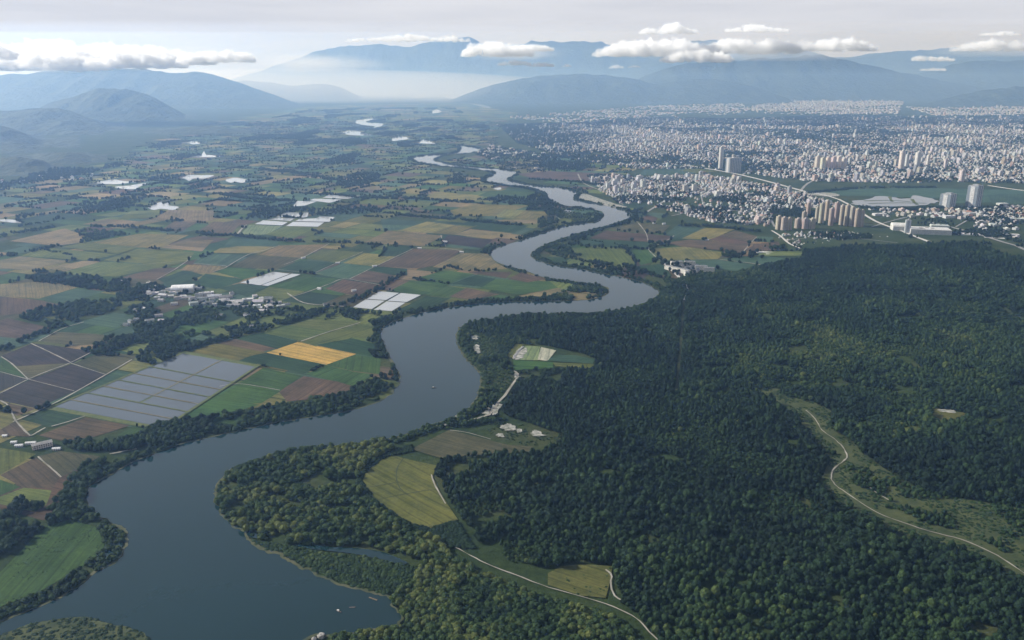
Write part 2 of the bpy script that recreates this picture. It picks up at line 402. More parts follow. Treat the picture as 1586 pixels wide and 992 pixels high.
for pts in ([(528, 207), (540, 203), (560, 201), (575, 199), (580, 196), (562, 194), (551, 191), (553, 187), (570, 184.5), (587, 185), (572, 187), (566, 189.5), (580, 191), (593, 192), (590, 196), (572, 200), (558, 203), (560, 206), (577, 210), (548, 210)],
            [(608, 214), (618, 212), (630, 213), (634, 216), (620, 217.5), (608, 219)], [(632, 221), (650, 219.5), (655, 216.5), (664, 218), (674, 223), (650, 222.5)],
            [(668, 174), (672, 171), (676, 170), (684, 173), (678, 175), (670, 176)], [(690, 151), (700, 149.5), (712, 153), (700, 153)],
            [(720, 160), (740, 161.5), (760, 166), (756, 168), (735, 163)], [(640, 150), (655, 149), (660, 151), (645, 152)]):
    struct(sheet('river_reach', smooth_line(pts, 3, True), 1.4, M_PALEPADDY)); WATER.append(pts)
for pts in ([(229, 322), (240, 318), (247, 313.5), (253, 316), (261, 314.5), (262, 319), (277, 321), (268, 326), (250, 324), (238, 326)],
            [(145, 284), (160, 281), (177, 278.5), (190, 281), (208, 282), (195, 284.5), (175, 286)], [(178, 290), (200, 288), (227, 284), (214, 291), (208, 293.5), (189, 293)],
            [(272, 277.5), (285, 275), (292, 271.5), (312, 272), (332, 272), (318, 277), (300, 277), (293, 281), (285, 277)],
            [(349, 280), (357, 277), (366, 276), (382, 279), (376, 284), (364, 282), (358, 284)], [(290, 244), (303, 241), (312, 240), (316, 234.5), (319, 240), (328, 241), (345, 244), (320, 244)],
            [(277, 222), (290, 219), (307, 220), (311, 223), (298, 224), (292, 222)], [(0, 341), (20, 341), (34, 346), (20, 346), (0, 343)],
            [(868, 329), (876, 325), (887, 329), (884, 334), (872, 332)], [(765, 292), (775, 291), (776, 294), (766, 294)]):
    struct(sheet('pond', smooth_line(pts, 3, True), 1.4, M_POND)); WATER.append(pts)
rw = [at(*p) for p in smooth_line([(1318, 316), (1325, 311), (1345, 309), (1356, 305), (1385, 306), (1400, 308), (1425, 304), (1448, 309), (1455, 315), (1440, 316), (1425, 319), (1380, 320.5), (1340, 320)], 9, True)]
rw = [(x + 45 * mnoise.noise((x * .012, y * .012, 0)) + 14 * mnoise.noise((x * .05, y * .05, 2)), y + 30 * mnoise.noise((x * .012, y * .012, 4))) for x, y in rw]
struct(sheet('reservoir', rw, 1.4, M_PADDY, px=False))
struct(sheet('backwater', smooth_line([(455, 846), (478, 845), (510, 849), (555, 851), (590, 856), (612, 864), (632, 874), (610, 873), (580, 866), (545, 859), (500, 854), (475, 851)], 4, True), 1.5, M_RIVER))
struct(sheet('backwater', smooth_line([(147, 870), (160, 853), (172, 840), (184, 839), (190, 846), (183, 858), (160, 873)], 4, True), 1.6, M_RIVER))
struct(sheet('backwater', smooth_line([(365, 817), (380, 820), (396, 828), (410, 834), (398, 836), (380, 830)], 3, True), 1.6, M_RIVER))
struct(sheet('backwater', smooth_line([(588, 686), (600, 681), (617, 676), (623, 679), (612, 686), (598, 690)], 3, True), 1.6, M_RIVER))

# ------------------------------------------------------------------ fields
PAL = dict(G=(0.040, 0.082, 0.025), DG=(0.024, 0.052, 0.026), YG=(0.088, 0.110, 0.034), Y=(0.150, 0.140, 0.052), T=(0.165, 0.132, 0.072), B=(0.088, 0.066, 0.046),
           RB=(0.084, 0.063, 0.045), DB=(0.038, 0.035, 0.034), GO=(0.42, 0.275, 0.085), BG=(0.070, 0.072, 0.038), TG=(0.048, 0.088, 0.058), P=(0.16, 0.21, 0.12), BARE=(0.36, 0.33, 0.28), OL=(0.094, 0.094, 0.030))
FIELDS = """T 0,441 77,436 118,446 60,463 0,458|TG 62,464 117,448 162,452 108,469|B 0,460 54,465 92,472 42,485 0,489|RB 0,498 12,494 79,509 33,525 0,522|TG 123,500 175,485 208,490 179,509
BG 64,529 87,515 146,518 179,522 165,533 114,536|YG 183,542 216,529 237,533 212,550|DB 4,552 48,534 109,563 27,568|BG 27,568 109,563 46,588|G 0,554 4,554 44,588 0,577|DB 51,533 83,536 143,545 113,563
BG 115,564 146,551 166,545 212,553 164,581|DB 48,589 110,565 164,582 119,606|DB 0,610 46,590 114,607 56,633 12,623 0,621|DB 0,578 42,588 0,607|B 10,625 54,634 27,645 20,640
DG 33,650 71,633 127,645 79,662|B 62,675 133,648 200,660 146,677 100,684|B 0,667 23,654 46,677 0,675|YG 0,695 56,704 0,736|B 2,737 56,710 92,739 81,756 37,756|BG 59,708 94,700 154,708 112,731 95,739
G 0,744 31,755 0,768|YG 0,771 37,757 79,761 71,783 52,793 0,781|G 0,890 70,817 110,807 150,820 160,847 140,870 67,913 0,940|GO 414,547 462,531 550,549 505,565|DG 369,558 410,547 504,566 469,579
B 335,532 365,526 427,540 404,546|OL 300,545 333,532 412,547 389,551 369,559 300,550|DG 365,524 408,516 460,530 429,541|YG 408,516 483,495 558,501 466,528|YG 469,530 560,503 579,507 575,526 539,522 491,537
DG 492,535 546,525 577,533 589,555 550,548|G 506,566 550,551 589,556 587,580 546,575|G 475,580 506,567 548,577 516,591|G 516,591 548,577 579,581 552,599|B 433,607 471,584 521,592 550,601 508,616 446,622
G 371,595 408,571 466,583 435,605|G 325,617 369,595 434,606 404,625 323,630|G 258,656 325,619 400,628 330,648|DG 300,441 319,425 377,433 369,438 335,448|DG 340,447 371,440 416,445 383,460|G 416,444 481,430 531,433 481,453
RB 505,448 532,434 591,443 556,460|RB 539,433 568,420 610,427 600,440|DG 568,419 591,414 630,417 630,427 610,427|TG 487,425 531,409 579,414 539,433|DG 423,421 466,404 520,408 487,424|BG 358,414 391,396 464,401 425,418
T 402,395 433,381 508,379 466,400|YG 471,401 500,387 562,392 525,407|Y 532,408 564,393 616,397 581,413|RB 585,413 640,386 712,389 690,408 650,416|TG 300,409 315,393 383,396 352,414|Y 329,392 342,385 369,381 425,383 400,393
TG 344,385 360,370 433,373 425,382 369,382|T 300,410 350,414 325,424 300,424|G 335,422 354,415 423,421 377,433|P 373,364 387,349 437,351 412,364|YG 412,364 443,351 491,353 454,370|B 308,358 331,344 373,346 356,364
T 566,376 602,358 685,366 655,382|Y 617,358 662,344 729,353 702,364|TG 595,358 590,340 660,344 623,356|DG 689,346 700,344 739,348 733,351|DG 730,355 746,348 818,350 796,361|T 704,364 729,356 793,362 762,371
DB 683,377 694,365 762,372 746,385|Y 698,327 733,317 818,319 766,335 704,335|Y 766,337 783,325 854,329 835,341|T 764,341 837,341 829,347 787,346|Y 656,308 677,298 750,304 733,312|G 741,304 760,296 829,298 818,308
DG 600,381 642,384 619,398 590,397|T 672,414 715,393 755,394 768,408 785,417 720,420|G 643,432 690,420 733,425 697,440|RB 723,422 793,422 783,432|G 607,450 637,435 687,443 647,460|G 660,458 687,443 720,448 697,462
RB 697,460 723,447 773,457 730,465|G 743,447 770,433 850,437 863,447 803,457|RB 787,433 807,423 847,433 817,438|T 800,460 863,447 887,453 850,462|DG 612,483 660,460 697,463 670,477|DG 700,440 737,427 767,433 747,445
T 17,374 100,355 129,365 123,376 87,381|Y 144,376 216,363 291,365 250,384 212,384|YG 94,384 135,376 212,384 183,394 125,386|YG 35,397 69,384 181,395 135,404|T 0,404 31,398 108,405 46,419 0,417
T 71,416 129,405 158,406 100,421|YG 92,425 158,406 258,413 179,429|YG 162,404 216,386 300,392 291,404 260,412|T 250,384 289,372 330,373 312,390|B 187,431 239,417 279,415 243,434|DG 246,434 287,419 314,427 270,446
T 279,419 291,411 330,413 325,424|YG 183,340 204,327 250,327 241,338|T 243,338 262,326 330,327 330,342 308,344|RB 250,357 270,344 306,345 281,359|T 129,348 166,340 218,344 187,352
YG 872,384 964,388 985,412 949,413 910,404|G 972,388 1004,388 1022,404 993,411|DG 887,379 910,371 1004,376 1004,385 964,385|RB 914,370 941,358 1043,367 1031,375 1001,375|BG 943,356 983,346 1037,350 1026,361 999,362
TG 1031,364 1047,351 1089,354 1056,371|Y 1057,370 1091,354 1137,356 1099,372|RB 1031,377 1068,372 1114,375 1158,379 1151,392 1060,383|Y 1010,386 1060,383 1122,392 1110,402 1026,404|RB 1099,372 1139,358 1172,367 1153,381
TG 1026,404 1110,403 1174,412 1137,421 1089,412|TG 1114,402 1190,398 1230,404 1190,411 1151,407|DG 972,414 1024,410 1041,428 1006,425|B 1153,389 1168,379 1205,375 1210,388 1175,390|RB 989,340 1004,334 1018,338 1014,346
G 796,574 796,559 856,562 856,571|P 802,558 813,537 836,538 833,559|BARE 833,558 838,539 861,544 848,560|TG 848,560 861,551 894,552 921,558 917,564|YG 857,563 919,565 917,574 861,568|YG 784,553 798,534 811,535 794,555
OL 601,706 640,716 674,723 669,741 679,761 693,784 707,805 663,818 635,811 599,790 578,774 564,756 560,741 576,723|BG 640,697 697,668 783,690 823,693 820,703 777,703 683,710|OL 850,890 870,879 900,876 947,879 944,900 937,927 897,923 850,907
YG 1380,668 1420,660 1430,668 1400,674|OL 1435,640 1450,634 1505,643 1480,655 1450,656|B 800,270 850,266 960,270 970,279 880,281 830,278|TG 990,272 1000,263 1105,262 1090,268 1060,270|YG 1050,265 1075,261 1112,266 1085,269
TG 1250,303 1300,294 1420,292 1586,296 1586,312 1460,316 1455,308 1340,304|TG 1525,296 1600,294 1600,316 1540,318"""
def field_mesh(name, polys, z):
    """polys: list of (outline in metres, colour); rows run along the longest side"""
    vs, fs, cols, uvs = [], [], [], []
    for w, c in polys:
        a = sum(w[i][0] * w[(i + 1) % len(w)][1] - w[(i + 1) % len(w)][0] * w[i][1] for i in range(len(w)))
        if a < 0: w = w[::-1]
        L = max(range(len(w)), key=lambda i: math.dist(w[i], w[(i + 1) % len(w)]))
        ang = math.atan2(w[(L + 1) % len(w)][1] - w[L][1], w[(L + 1) % len(w)][0] - w[L][0])
        ca_, sa = math.cos(ang), math.sin(ang); ox = random.uniform(0, 500)
        k = len(vs)
        for x, y in w:
            vs.append((x, y, z + (float(gz(x, y)) if x > 0 else 0)))
            uvs.append((x * ca_ + y * sa + ox, -x * sa + y * ca_ + ox)); cols.append((*c, 1))
        fs.append(list(range(k, k + len(w))))
    o = mesh_obj(name, vs, fs, M_FIELD)
    me = o.data
    at_ = me.color_attributes.new('Col', 'FLOAT_COLOR', 'POINT'); at_.data.foreach_set('color', np.array(cols, np.float32).ravel())
    uv = me.uv_layers.new(name='UVMap')
    li = np.zeros(len(me.loops), np.int32); me.loops.foreach_get('vertex_index', li)
    uv.data.foreach_set('uv', np.array(uvs, np.float32)[li].ravel())
    return struct(o)
def vary(c, k=0.14):
    s = (1 + random.uniform(-k, k)) * VARY_GAIN
    return tuple(max(0.01, v * s * (1 + random.uniform(-.06, .06))) for v in c)
def lerp(a, b, t): return tuple(a[i] + (b[i] - a[i]) * t for i in range(len(a)))
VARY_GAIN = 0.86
FIELD_XY = []; FIELD_PX = []
for pts in WATER:
    q = np.array(pts, float); c_ = q.mean(0); FIELD_PX.append((q - c_) * (1.06, 1.25) + c_ + (0, 1.6))
for line in FIELDS.replace('\n', '|').split('|'):
    k, *pts = line.split()
    w = [at(*map(float, p.split(','))) for p in pts]
    cx = sum(p[0] for p in w) / len(w); cy = sum(p[1] for p in w) / len(w)
    grow = 1.03
    w = [(cx + (x - cx) * grow, cy + (y - cy) * grow) for x, y in w]
    FIELD_XY.append((k, w)); FIELD_PX.append(np.array([[float(q) for q in proj(x, y)[:2]] for x, y in w]))
    parts = [(w, vary(PAL[k]))]
    if len(w) == 4 and k in 'YG T TG B RB G DG BG' and random.random() < 0.45:   # many fields are two or three plots of one crop
        t = random.uniform(.3, .7)
        e = 0 if math.dist(w[0], w[1]) > math.dist(w[1], w[2]) else 1
        q = w[e:] + w[:e]
        m1, m2 = lerp(q[0], q[1], t), lerp(q[3], q[2], t)
        parts = [([q[0], m1, m2, q[3]], vary(PAL[k], .2)), ([m1, q[1], q[2], m2], vary(PAL[k], .25))]
    field_mesh('field', parts, 0.6 + 0.006 * len(FIELD_XY))

# the wider patchwork of the plain
FARM_L = [(-260, 830), (-260, 290), (0, 285), (150, 262), (230, 225), (330, 190), (480, 165), (700, 158), (800, 175), (770, 200), (760, 225), (650, 240), (640, 247), (760, 285), (845, 300), (870, 318),
          (930, 330), (930, 337), (880, 350), (765, 384), (760, 396), (800, 415), (930, 443), (930, 460), (760, 468), (640, 485), (592, 508), (600, 560), (610, 595), (560, 618), (300, 672), (140, 735), (120, 790), (-100, 800)]
FARM_R = [(800, 272), (870, 285), (985, 335), (960, 348), (870, 372), (830, 388), (850, 408), (1010, 440), (1045, 430), (1180, 412), (1230, 400), (1195, 372), (1100, 352), (990, 325), (900, 285), (1000, 262), (860, 240), (760, 240), (690, 252), (780, 262)]
a0, a1 = at(83, 632), at(285, 548)
FANG = math.atan2(a1[1] - a0[1], a1[0] - a0[0])
cf, sf = math.cos(FANG), math.sin(FANG)
cells = []
def split(u0, v0, u1, v1, depth):
    w, h = u1 - u0, v1 - v0
    cu, cv = (u0 + u1) / 2, (v0 + v1) / 2
    x, y = cu * cf - cv * sf, cu * sf + cv * cf
    d = math.hypot(x, y)
    lim = 130 + 0.010 * d
    if y < 300 and max(w, h) < 900: return
    if max(w, h) > lim * random.uniform(0.8, 1.5):
        t = random.uniform(.36, .64)
        if w > h * random.uniform(.7, 1.4): split(u0, v0, u0 + w * t, v1, depth + 1); split(u0 + w * t, v0, u1, v1, depth + 1)
        else: split(u0, v0, u1, v0 + h * t, depth + 1); split(u0, v0 + h * t, u1, v1, depth + 1)
        return
    cells.append((u0, v0, u1, v1))
split(-14000, -14000, 24000, 24000, 0)
far_cols = ['G', 'DG', 'YG', 'Y', 'T', 'YG', 'BG', 'TG', 'DG', 'TG', 'OL', 'YG', 'G', 'B']
polys = []; FAR_EDGES = []
for u0, v0, u1, v1 in cells:
    g = 2.0
    q = [(u0 + g, v0 + g), (u1 - g, v0 + g), (u1 - g, v1 - g), (u0 + g, v1 - g)]
    w = [(u * cf - v * sf, u * sf + v * cf) for u, v in q]
    cx = sum(p[0] for p in w) / 4; cy = sum(p[1] for p in w) / 4
    if cy < 300: continue
    px, py, _ = proj(cx, cy)
    if not (inside(px, py, FARM_L) or inside(px, py, FARM_R)): continue
    if random.random() < 0.10: continue
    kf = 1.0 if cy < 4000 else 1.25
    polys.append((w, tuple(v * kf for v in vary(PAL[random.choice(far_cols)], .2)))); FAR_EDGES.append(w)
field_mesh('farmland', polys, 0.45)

# tracks, roads, paths
def ribbon(name, pts, width, mat, z=2.0, sm=4, rag=0.0, w1=None):
    pts = smooth_line(pts, sm) if sm > 1 else pts
    w = [at(*p) for p in pts]
    vs, fs = [], []
    for i, (x, y) in enumerate(w):
        a, b_ = w[max(i - 1, 0)], w[min(i + 1, len(w) - 1)]
        dx, dy = b_[0] - a[0], b_[1] - a[1]; l = math.hypot(dx, dy) or 1
        ww = width if w1 is None else width + (w1 - width) * i / (len(w) - 1)
        k1 = ww / 2 * (1 + rag * random.uniform(-1, 1)); k2 = ww / 2 * (1 + rag * random.uniform(-1, 1))
        for s, kk in ((1, k1), (-1, k2)):
            X, Y = x - s * dy / l * kk, y + s * dx / l * kk
            vs.append((X, Y, z + float(gz(X, Y))))
        if i: fs.append((2 * i - 2, 2 * i - 1, 2 * i + 1, 2 * i))
    o = mesh_obj(name, vs, fs, mat)
    if o.data.polygons[0].normal.z < 0: o.data.flip_normals()
    return struct(o)
VARY_GAIN = 1.0
# flooded paddies
Q = [(285, 548), (397, 569), (252, 664), (83, 632)]
def bil(u, v):
    return lerp(lerp(Q[0], Q[1], u), lerp(Q[3], Q[2], u), v)
rows = [0, 0.255, 0.38, 0.50, 0.615, 0.74, 0.865, 1.0]
struct(sheet('dyke', [bil(-.03, -.03), bil(1.03, -.03), bil(1.03, 1.04), bil(-.03, 1.04)], 1.3, M_DYKE))
for i in range(len(rows) - 1):
    for (u0, u1) in (((0, .52), (.53, 1)) if i < 5 else ((0, 1),)):
        e = .008
        mid = [bil(lerp((u0,), (u1,), .3)[0], rows[i] + e * 1.2), bil(lerp((u0,), (u1,), .7)[0], rows[i] + e * .8)]
        struct(sheet('paddy_water', [bil(u0 + .006, rows[i] + e), *mid, bil(u1 - .006, rows[i] + e), bil(u1 - .006, rows[i + 1] - e), bil(u0 + .006, rows[i + 1] - e)], 1.7, M_PADDY))
PADDY_PX = np.array([bil(-.03, -.03), bil(1.03, -.03), bil(1.03, 1.04), bil(-.03, 1.04)]); FIELD_PX.append(PADDY_PX)
for t in rows[1:-1]:
    ribbon('dyke', [bil(0, t), bil(.5, t), bil(1, t)], 3.2 if rows.index(t) % 2 == 1 else 2.2, M_DYKE if rows.index(t) % 2 == 1 else M_MUD, 2.3, 1)
ribbon('dyke', [bil(.525, 0), bil(.525, .3), bil(.525, .615)], 2.6, M_MUD, 2.4, 1)
ribbon('dyke', [bil(1.012, -.02), bil(1.012, .5), bil(1.012, 1.02)], 6, M_DYKE, 2.3, 1)
ribbon('dyke', [bil(-.012, -.02), bil(-.012, .5), bil(-.012, 1.02)], 6, M_DYKE, 2.3, 1)
for pts in ([(1338, 312), (1375, 311), (1410, 313)], [(1345, 316), (1390, 315), (1435, 315.5)], [(1378, 306), (1382, 313)], [(1412, 309), (1420, 318)]):
    ribbon('dyke', pts, 14, M_DYKE, 1.9, 2, rag=.5)
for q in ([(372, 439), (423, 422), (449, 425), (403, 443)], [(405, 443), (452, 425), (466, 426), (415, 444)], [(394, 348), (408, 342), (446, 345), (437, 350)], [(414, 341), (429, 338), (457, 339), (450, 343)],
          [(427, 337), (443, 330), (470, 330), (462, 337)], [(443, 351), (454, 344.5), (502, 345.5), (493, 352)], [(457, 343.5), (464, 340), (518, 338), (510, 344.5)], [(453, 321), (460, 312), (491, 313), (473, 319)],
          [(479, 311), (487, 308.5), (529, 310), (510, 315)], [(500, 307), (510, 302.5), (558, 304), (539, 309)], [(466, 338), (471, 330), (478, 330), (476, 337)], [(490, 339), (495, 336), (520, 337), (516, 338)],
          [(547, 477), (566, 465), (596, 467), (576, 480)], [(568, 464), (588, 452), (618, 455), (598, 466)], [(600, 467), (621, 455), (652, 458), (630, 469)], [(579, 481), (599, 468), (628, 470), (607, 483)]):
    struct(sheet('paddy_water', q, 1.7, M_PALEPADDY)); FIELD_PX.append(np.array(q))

for pts, w in (([(0, 611), (46, 588), (78, 575), (110, 563), (145, 545)], 5), ([(2, 554), (20, 566), (44, 589)], 4), ([(48, 533), (80, 548), (110, 563)], 4), ([(0, 622), (10, 627), (18, 639), (24, 652), (38, 668), (48, 677)], 5),
               ([(20, 655), (72, 632), (120, 607), (205, 558)], 5), ([(48, 677), (58, 671), (70, 664)], 5), ([(59, 709), (76, 724), (95, 741)], 4), ([(80, 662), (105, 655), (132, 646)], 4), ([(0, 577), (44, 589), (115, 607)], 3),
               ([(110, 564), (165, 582)], 3), ([(243, 434), (268, 420), (290, 405), (296, 398)], 5), ([(352, 414), (383, 396), (408, 389), (433, 381)], 5), ([(440, 411), (466, 401), (490, 389), (510, 378)], 5),
               ([(487, 424), (522, 408), (562, 391)], 4), ([(466, 530), (510, 515), (558, 501)], 5), ([(455, 460), (480, 452), (510, 441), (532, 433), (565, 438), (592, 443)], 5), ([(644, 384), (670, 385), (700, 387), (716, 390)], 6),
               ([(683, 365), (685, 372), (691, 383)], 5), ([(300, 409), (325, 411), (352, 414), (330, 422)], 5), ([(425, 418), (500, 426)], 3), ([(540, 434), (585, 412), (640, 386)], 4), ([(87, 381), (150, 375)], 5),
               ([(340, 600), (372, 596), (434, 606)], 3), ([(170, 705), (185, 702), (212, 697)], 6), ([(368, 363), (376, 354), (382, 349)], 14), ([(984, 341), (1000, 361), (1004, 376)], 6), ([(1004, 387), (1012, 396), (1022, 404)], 6),
               ([(1004, 386), (1030, 375), (1044, 366)], 5), ([(1114, 403), (1150, 407), (1185, 412)], 8), ([(1172, 368), (1160, 380), (1152, 390)], 6), ([(697, 668), (725, 672), (760, 682)], 3), ([(212, 412), (290, 404)], 3),
               ([(440, 262), (480, 258), (520, 262)], 8), ([(0, 345), (34, 346)], 8), ([(445, 455), (470, 470), (505, 474), (535, 476)], 7), ([(783, 206), (800, 210), (820, 219), (845, 226)], 16),
               ([(230, 436), (250, 448), (272, 456), (300, 462)], 8), ([(60, 530), (95, 511), (130, 500)], 4)):
    ribbon('track', pts, w * .6, M_TRACK, rag=.4)
ribbon('forest_path', [(1248, 637), (1262, 650), (1273, 668), (1290, 680), (1305, 694), (1312, 708), (1306, 716), (1292, 727), (1287, 740), (1293, 752), (1310, 765), (1350, 791), (1380, 805), (1440, 825), (1490, 838), (1530, 855), (1560, 872), (1600, 900)], 1.9, M_TRACK, rag=.8)
ribbon('forest_path', [(1335, 742), (1348, 758), (1362, 768), (1378, 777)], 2.2, M_TRACK, rag=.5)
ribbon('meadow_path', [(706, 850), (730, 863), (760, 878), (800, 893), (850, 912), (900, 926), (950, 942), (985, 960), (1005, 980), (1030, 1005)], 1.5, M_TRACK, rag=.8)
ribbon('meadow_path', [(668, 737), (673, 752), (679, 763), (690, 782)], 2.2, M_TRACK, rag=.3)
ribbon('meadow_path', [(938, 884), (947, 893), (946, 905), (952, 925), (975, 938)], 2.4, M_TRACK, rag=.5)
M_HEDGELINE = simple_mat('field_ditch', (0.03, 0.04, 0.018), (0.055, 0.065, 0.026), 0.2)
for pts in ([(625, 711), (616, 725), (614, 740), (619, 757), (632, 768)], [(566, 757), (590, 753), (617, 748)], [(585, 776), (610, 770), (632, 766), (655, 762), (677, 760)], [(660, 819), (690, 812), (708, 806)]):
    ribbon('ditch', pts, 1.8, M_HEDGELINE, 1.6, rag=.4)
ribbon('road', [(1029, 409), (1043, 422), (1055, 434), (1063, 448), (1064, 458), (1061, 466)], 11, M_LANE)
ribbon('road', RIDE, 5, M_HEDGELINE, rag=.5)
ribbon('road', [(796, 576), (802, 583), (785, 610), (772, 625), (760, 642), (745, 648), (725, 654)], 5, M_TRACK, rag=.4)
ribbon('highway', [(1060, 256), (1090, 261), (1140, 270), (1190, 282), (1245, 297)], 22, M_LANE)
ribbon('highway', [(1245, 297), (1300, 310), (1355, 343), (1400, 360), (1440, 378)], 14, M_LANE)
ribbon('road', [(1440, 345), (1490, 357), (1540, 372), (1600, 396)], 16, M_ASPHALT)
ribbon('road', [(1530, 288), (1570, 294), (1620, 300)], 25, M_LANE)
ribbon('road', [(1195, 358), (1208, 366), (1222, 378), (1240, 386)], 8, M_LANE)
for pts, w in (([(1000, 330), (1045, 300), (1060, 275), (1062, 258), (1050, 235), (1035, 205)], 12), ([(1200, 352), (1180, 325), (1120, 300), (1070, 285), (1000, 276)], 9), ([(1110, 345), (1090, 318), (1085, 295)], 7), ([(1040, 335), (1100, 325), (1190, 330), (1260, 322)], 7),
               ([(850, 226), (900, 240), (960, 248), (1060, 256)], 12), ([(1240, 296), (1260, 280), (1330, 262), (1400, 268), (1500, 262), (1600, 266)], 14), ([(1150, 272), (1180, 250), (1260, 232), (1360, 226), (1600, 232)], 14), ([(1062, 258), (1100, 240), (1140, 222), (1150, 205), (1160, 185)], 14),
               ([(900, 212), (1000, 220), (1100, 228), (1200, 222), (1400, 208), (1600, 206)], 14), ([(1280, 278), (1300, 250), (1290, 225), (1310, 195)], 12), ([(1440, 282), (1450, 255), (1440, 230), (1470, 195)], 12), ([(1530, 284), (1540, 255), (1560, 230), (1550, 200)], 12), ([(960, 246), (985, 225), (990, 200)], 12),
               ([(1350, 352), (1400, 338), (1460, 330), (1530, 330), (1600, 336)], 8), ([(1480, 352), (1500, 340), (1510, 326)], 7), ([(1215, 372), (1300, 368), (1390, 378)], 6)):
    ribbon('street', pts, w, M_ASPHALT, 1.2)
ribbon('road', [(965, 318), (940, 300), (905, 285), (895, 270)], 8, M_TRACK)
for pts in ([(893, 305), (905, 301), (925, 307), (955, 317), (972, 322), (950, 322), (915, 313), (895, 309)], [(1212, 296), (1240, 297), (1290, 300), (1300, 304), (1280, 305), (1240, 301)], [(733, 540), (739, 535), (744, 545), (740, 549)],
            [(745, 571), (753, 579), (757, 592), (752, 598), (747, 585)], [(748, 640), (761, 626), (766, 628), (757, 645)], [(762, 642), (772, 628), (777, 629), (766, 645)], [(703, 647), (722, 637), (730, 640), (715, 648)],
            [(776, 661), (790, 658), (799, 666), (783, 668)], [(822, 671), (832, 669), (845, 677), (826, 677)], [(768, 675), (776, 673), (780, 677), (771, 679)], [(800, 667), (806, 666), (808, 671), (802, 672)],
            [(660, 665), (690, 655), (700, 657), (670, 668)], [(795, 578), (803, 580), (806, 588), (797, 586)], [(488, 708), (500, 705), (513, 707), (512, 713), (494, 714)], [(810, 555), (815, 540), (800, 550), (796, 558)],
            [(1452, 636), (1475, 636), (1480, 641), (1460, 640)], [(730, 523), (738, 521), (742, 524), (735, 527)]):
    ribs = [at(*p) for p in smooth_line(pts, 7, True)]
    ribs = [(x + 3.2 * mnoise.noise((x * .11, y * .11, 1)) + 2 * random.uniform(-1, 1), y + 5 * mnoise.noise((x * .11, y * .11, 5)) + 2 * random.uniform(-1, 1)) for x, y in ribs]
    struct(sheet('gravel', ribs, 1.9, M_GRAVEL, px=False, follow=True))
struct(sheet('meadow', smooth_line(P_CORRIDOR, 2, True), 0.9, M_BANK, follow=True))

# ------------------------------------------------------------------ hills and mountains: ridges with real depth
def ridge(name, crest, base, depth, amp=0.16, seed=0, mat=None, nu=None, back=None):
    """crest: silhouette points (px, py); base: row where its foot meets the plain; depth: metres from foot to crest"""
    d0 = at(793, base, 0.0)[1]; d1 = d0 + depth; d2 = d1 + (back or depth)
    cr = smooth_line(crest, 12)
    n = len(cr); m_ = 36
    P = np.zeros((2 * m_ + 1, n, 3))
    for i, (px, py) in enumerate(cr):
        k = (px - 793) / F
        z1 = max(5.0, H + d1 * math.tan(math.atan((496 - py) / F) - PITCH) * 1.0)
        ends = min(1.0, 4 * min(i, n - 1 - i) / n) if False else 1.0
        for j in range(2 * m_ + 1):
            t = j / m_
            d = d0 + (d1 - d0) * t if t <= 1 else d1 + (d2 - d1) * (t - 1)
            s = t if t <= 1 else 2 - t
            prof = s ** 1.25 * (1 - 0.18 * s) / 0.82
            x, y = k * d / CP * (1.0), d
            g = mnoise.fractal((x / (depth * .32) + seed, y / (depth * .6), seed * 1.7), 0.9, 2.0, 5)
            r_ = 1 - abs(mnoise.noise((x / (depth * .22) + seed * 3, y / (depth * .9), 4.0)))
            hh = z1 * prof * (1 + amp * 1.6 * (1 - s) * (g + r_ - .6)) + z1 * amp * .12 * g * s + z1 * .055 * s * mnoise.fractal((x / (depth * .16) + seed, y / (depth * .3), 2.0 + seed), 1.0, 2.0, 5)
            P[j, i] = (x, y + depth * .12 * g * (1 - s), max(hh, -4) - 4 * (1 - s))
    id2 = np.arange((2 * m_ + 1) * n).reshape(2 * m_ + 1, n)
    q = np.stack([id2[:-1, :-1], id2[:-1, 1:], id2[1:, 1:], id2[1:, :-1]], -1).reshape(-1, 4)
    return struct(mesh_obj(name, P.reshape(-1, 3), q.tolist(), mat or M_HILL, smooth=True))
ridge('hill', [(-60, 272), (0, 258), (30, 248), (62, 243), (96, 248), (118, 260), (136, 272)], 274, 500, .5, 1)
ridge('hill', [(60, 257), (95, 244), (130, 237), (162, 239), (185, 248), (202, 257)], 258, 600, .5, 2)
ridge('hill', [(-200, 200), (-60, 190), (0, 190), (40, 190), (75, 202), (110, 219), (140, 228), (165, 236)], 238, 1200, .5, 3)
ridge('hill', [(-100, 186), (0, 176), (60, 172), (110, 168), (150, 170), (185, 184), (215, 200), (235, 210)], 211, 1700, .5, 4)
ridge('hill', [(90, 182), (130, 160), (165, 150), (200, 140), (230, 137), (270, 145), (300, 164), (325, 182), (340, 188)], 189, 1800, .5, 5)
ridge('mountain', [(-300, 116), (-100, 119), (0, 119), (100, 116), (150, 108), (190, 106), (270, 108), (310, 114), (345, 113), (380, 119), (420, 134), (460, 150), (495, 165)], 169, 3000, .35, 6)
ridge('mountain', [(330, 150), (400, 127), (440, 127), (480, 133), (520, 131), (545, 135), (570, 147), (588, 156)], 157, 3500, .5, 7)
ridge('hill', [(260, 206), (300, 200), (340, 196), (380, 198), (430, 205)], 210, 700, .5, 14)
ridge('mountain', [(700, 158), (750, 137), (800, 124), (850, 117), (900, 115), (960, 121), (1000, 130), (1060, 122), (1120, 130), (1170, 146), (1200, 158)], 161, 2500, .35, 8)
ridge('mountain', [(900, 158), (940, 142), (980, 120), (1020, 104), (1060, 95), (1130, 92), (1200, 87), (1240, 88), (1290, 100), (1340, 112), (1400, 124), (1450, 134), (1500, 150)], 157, 3200, .35, 9)
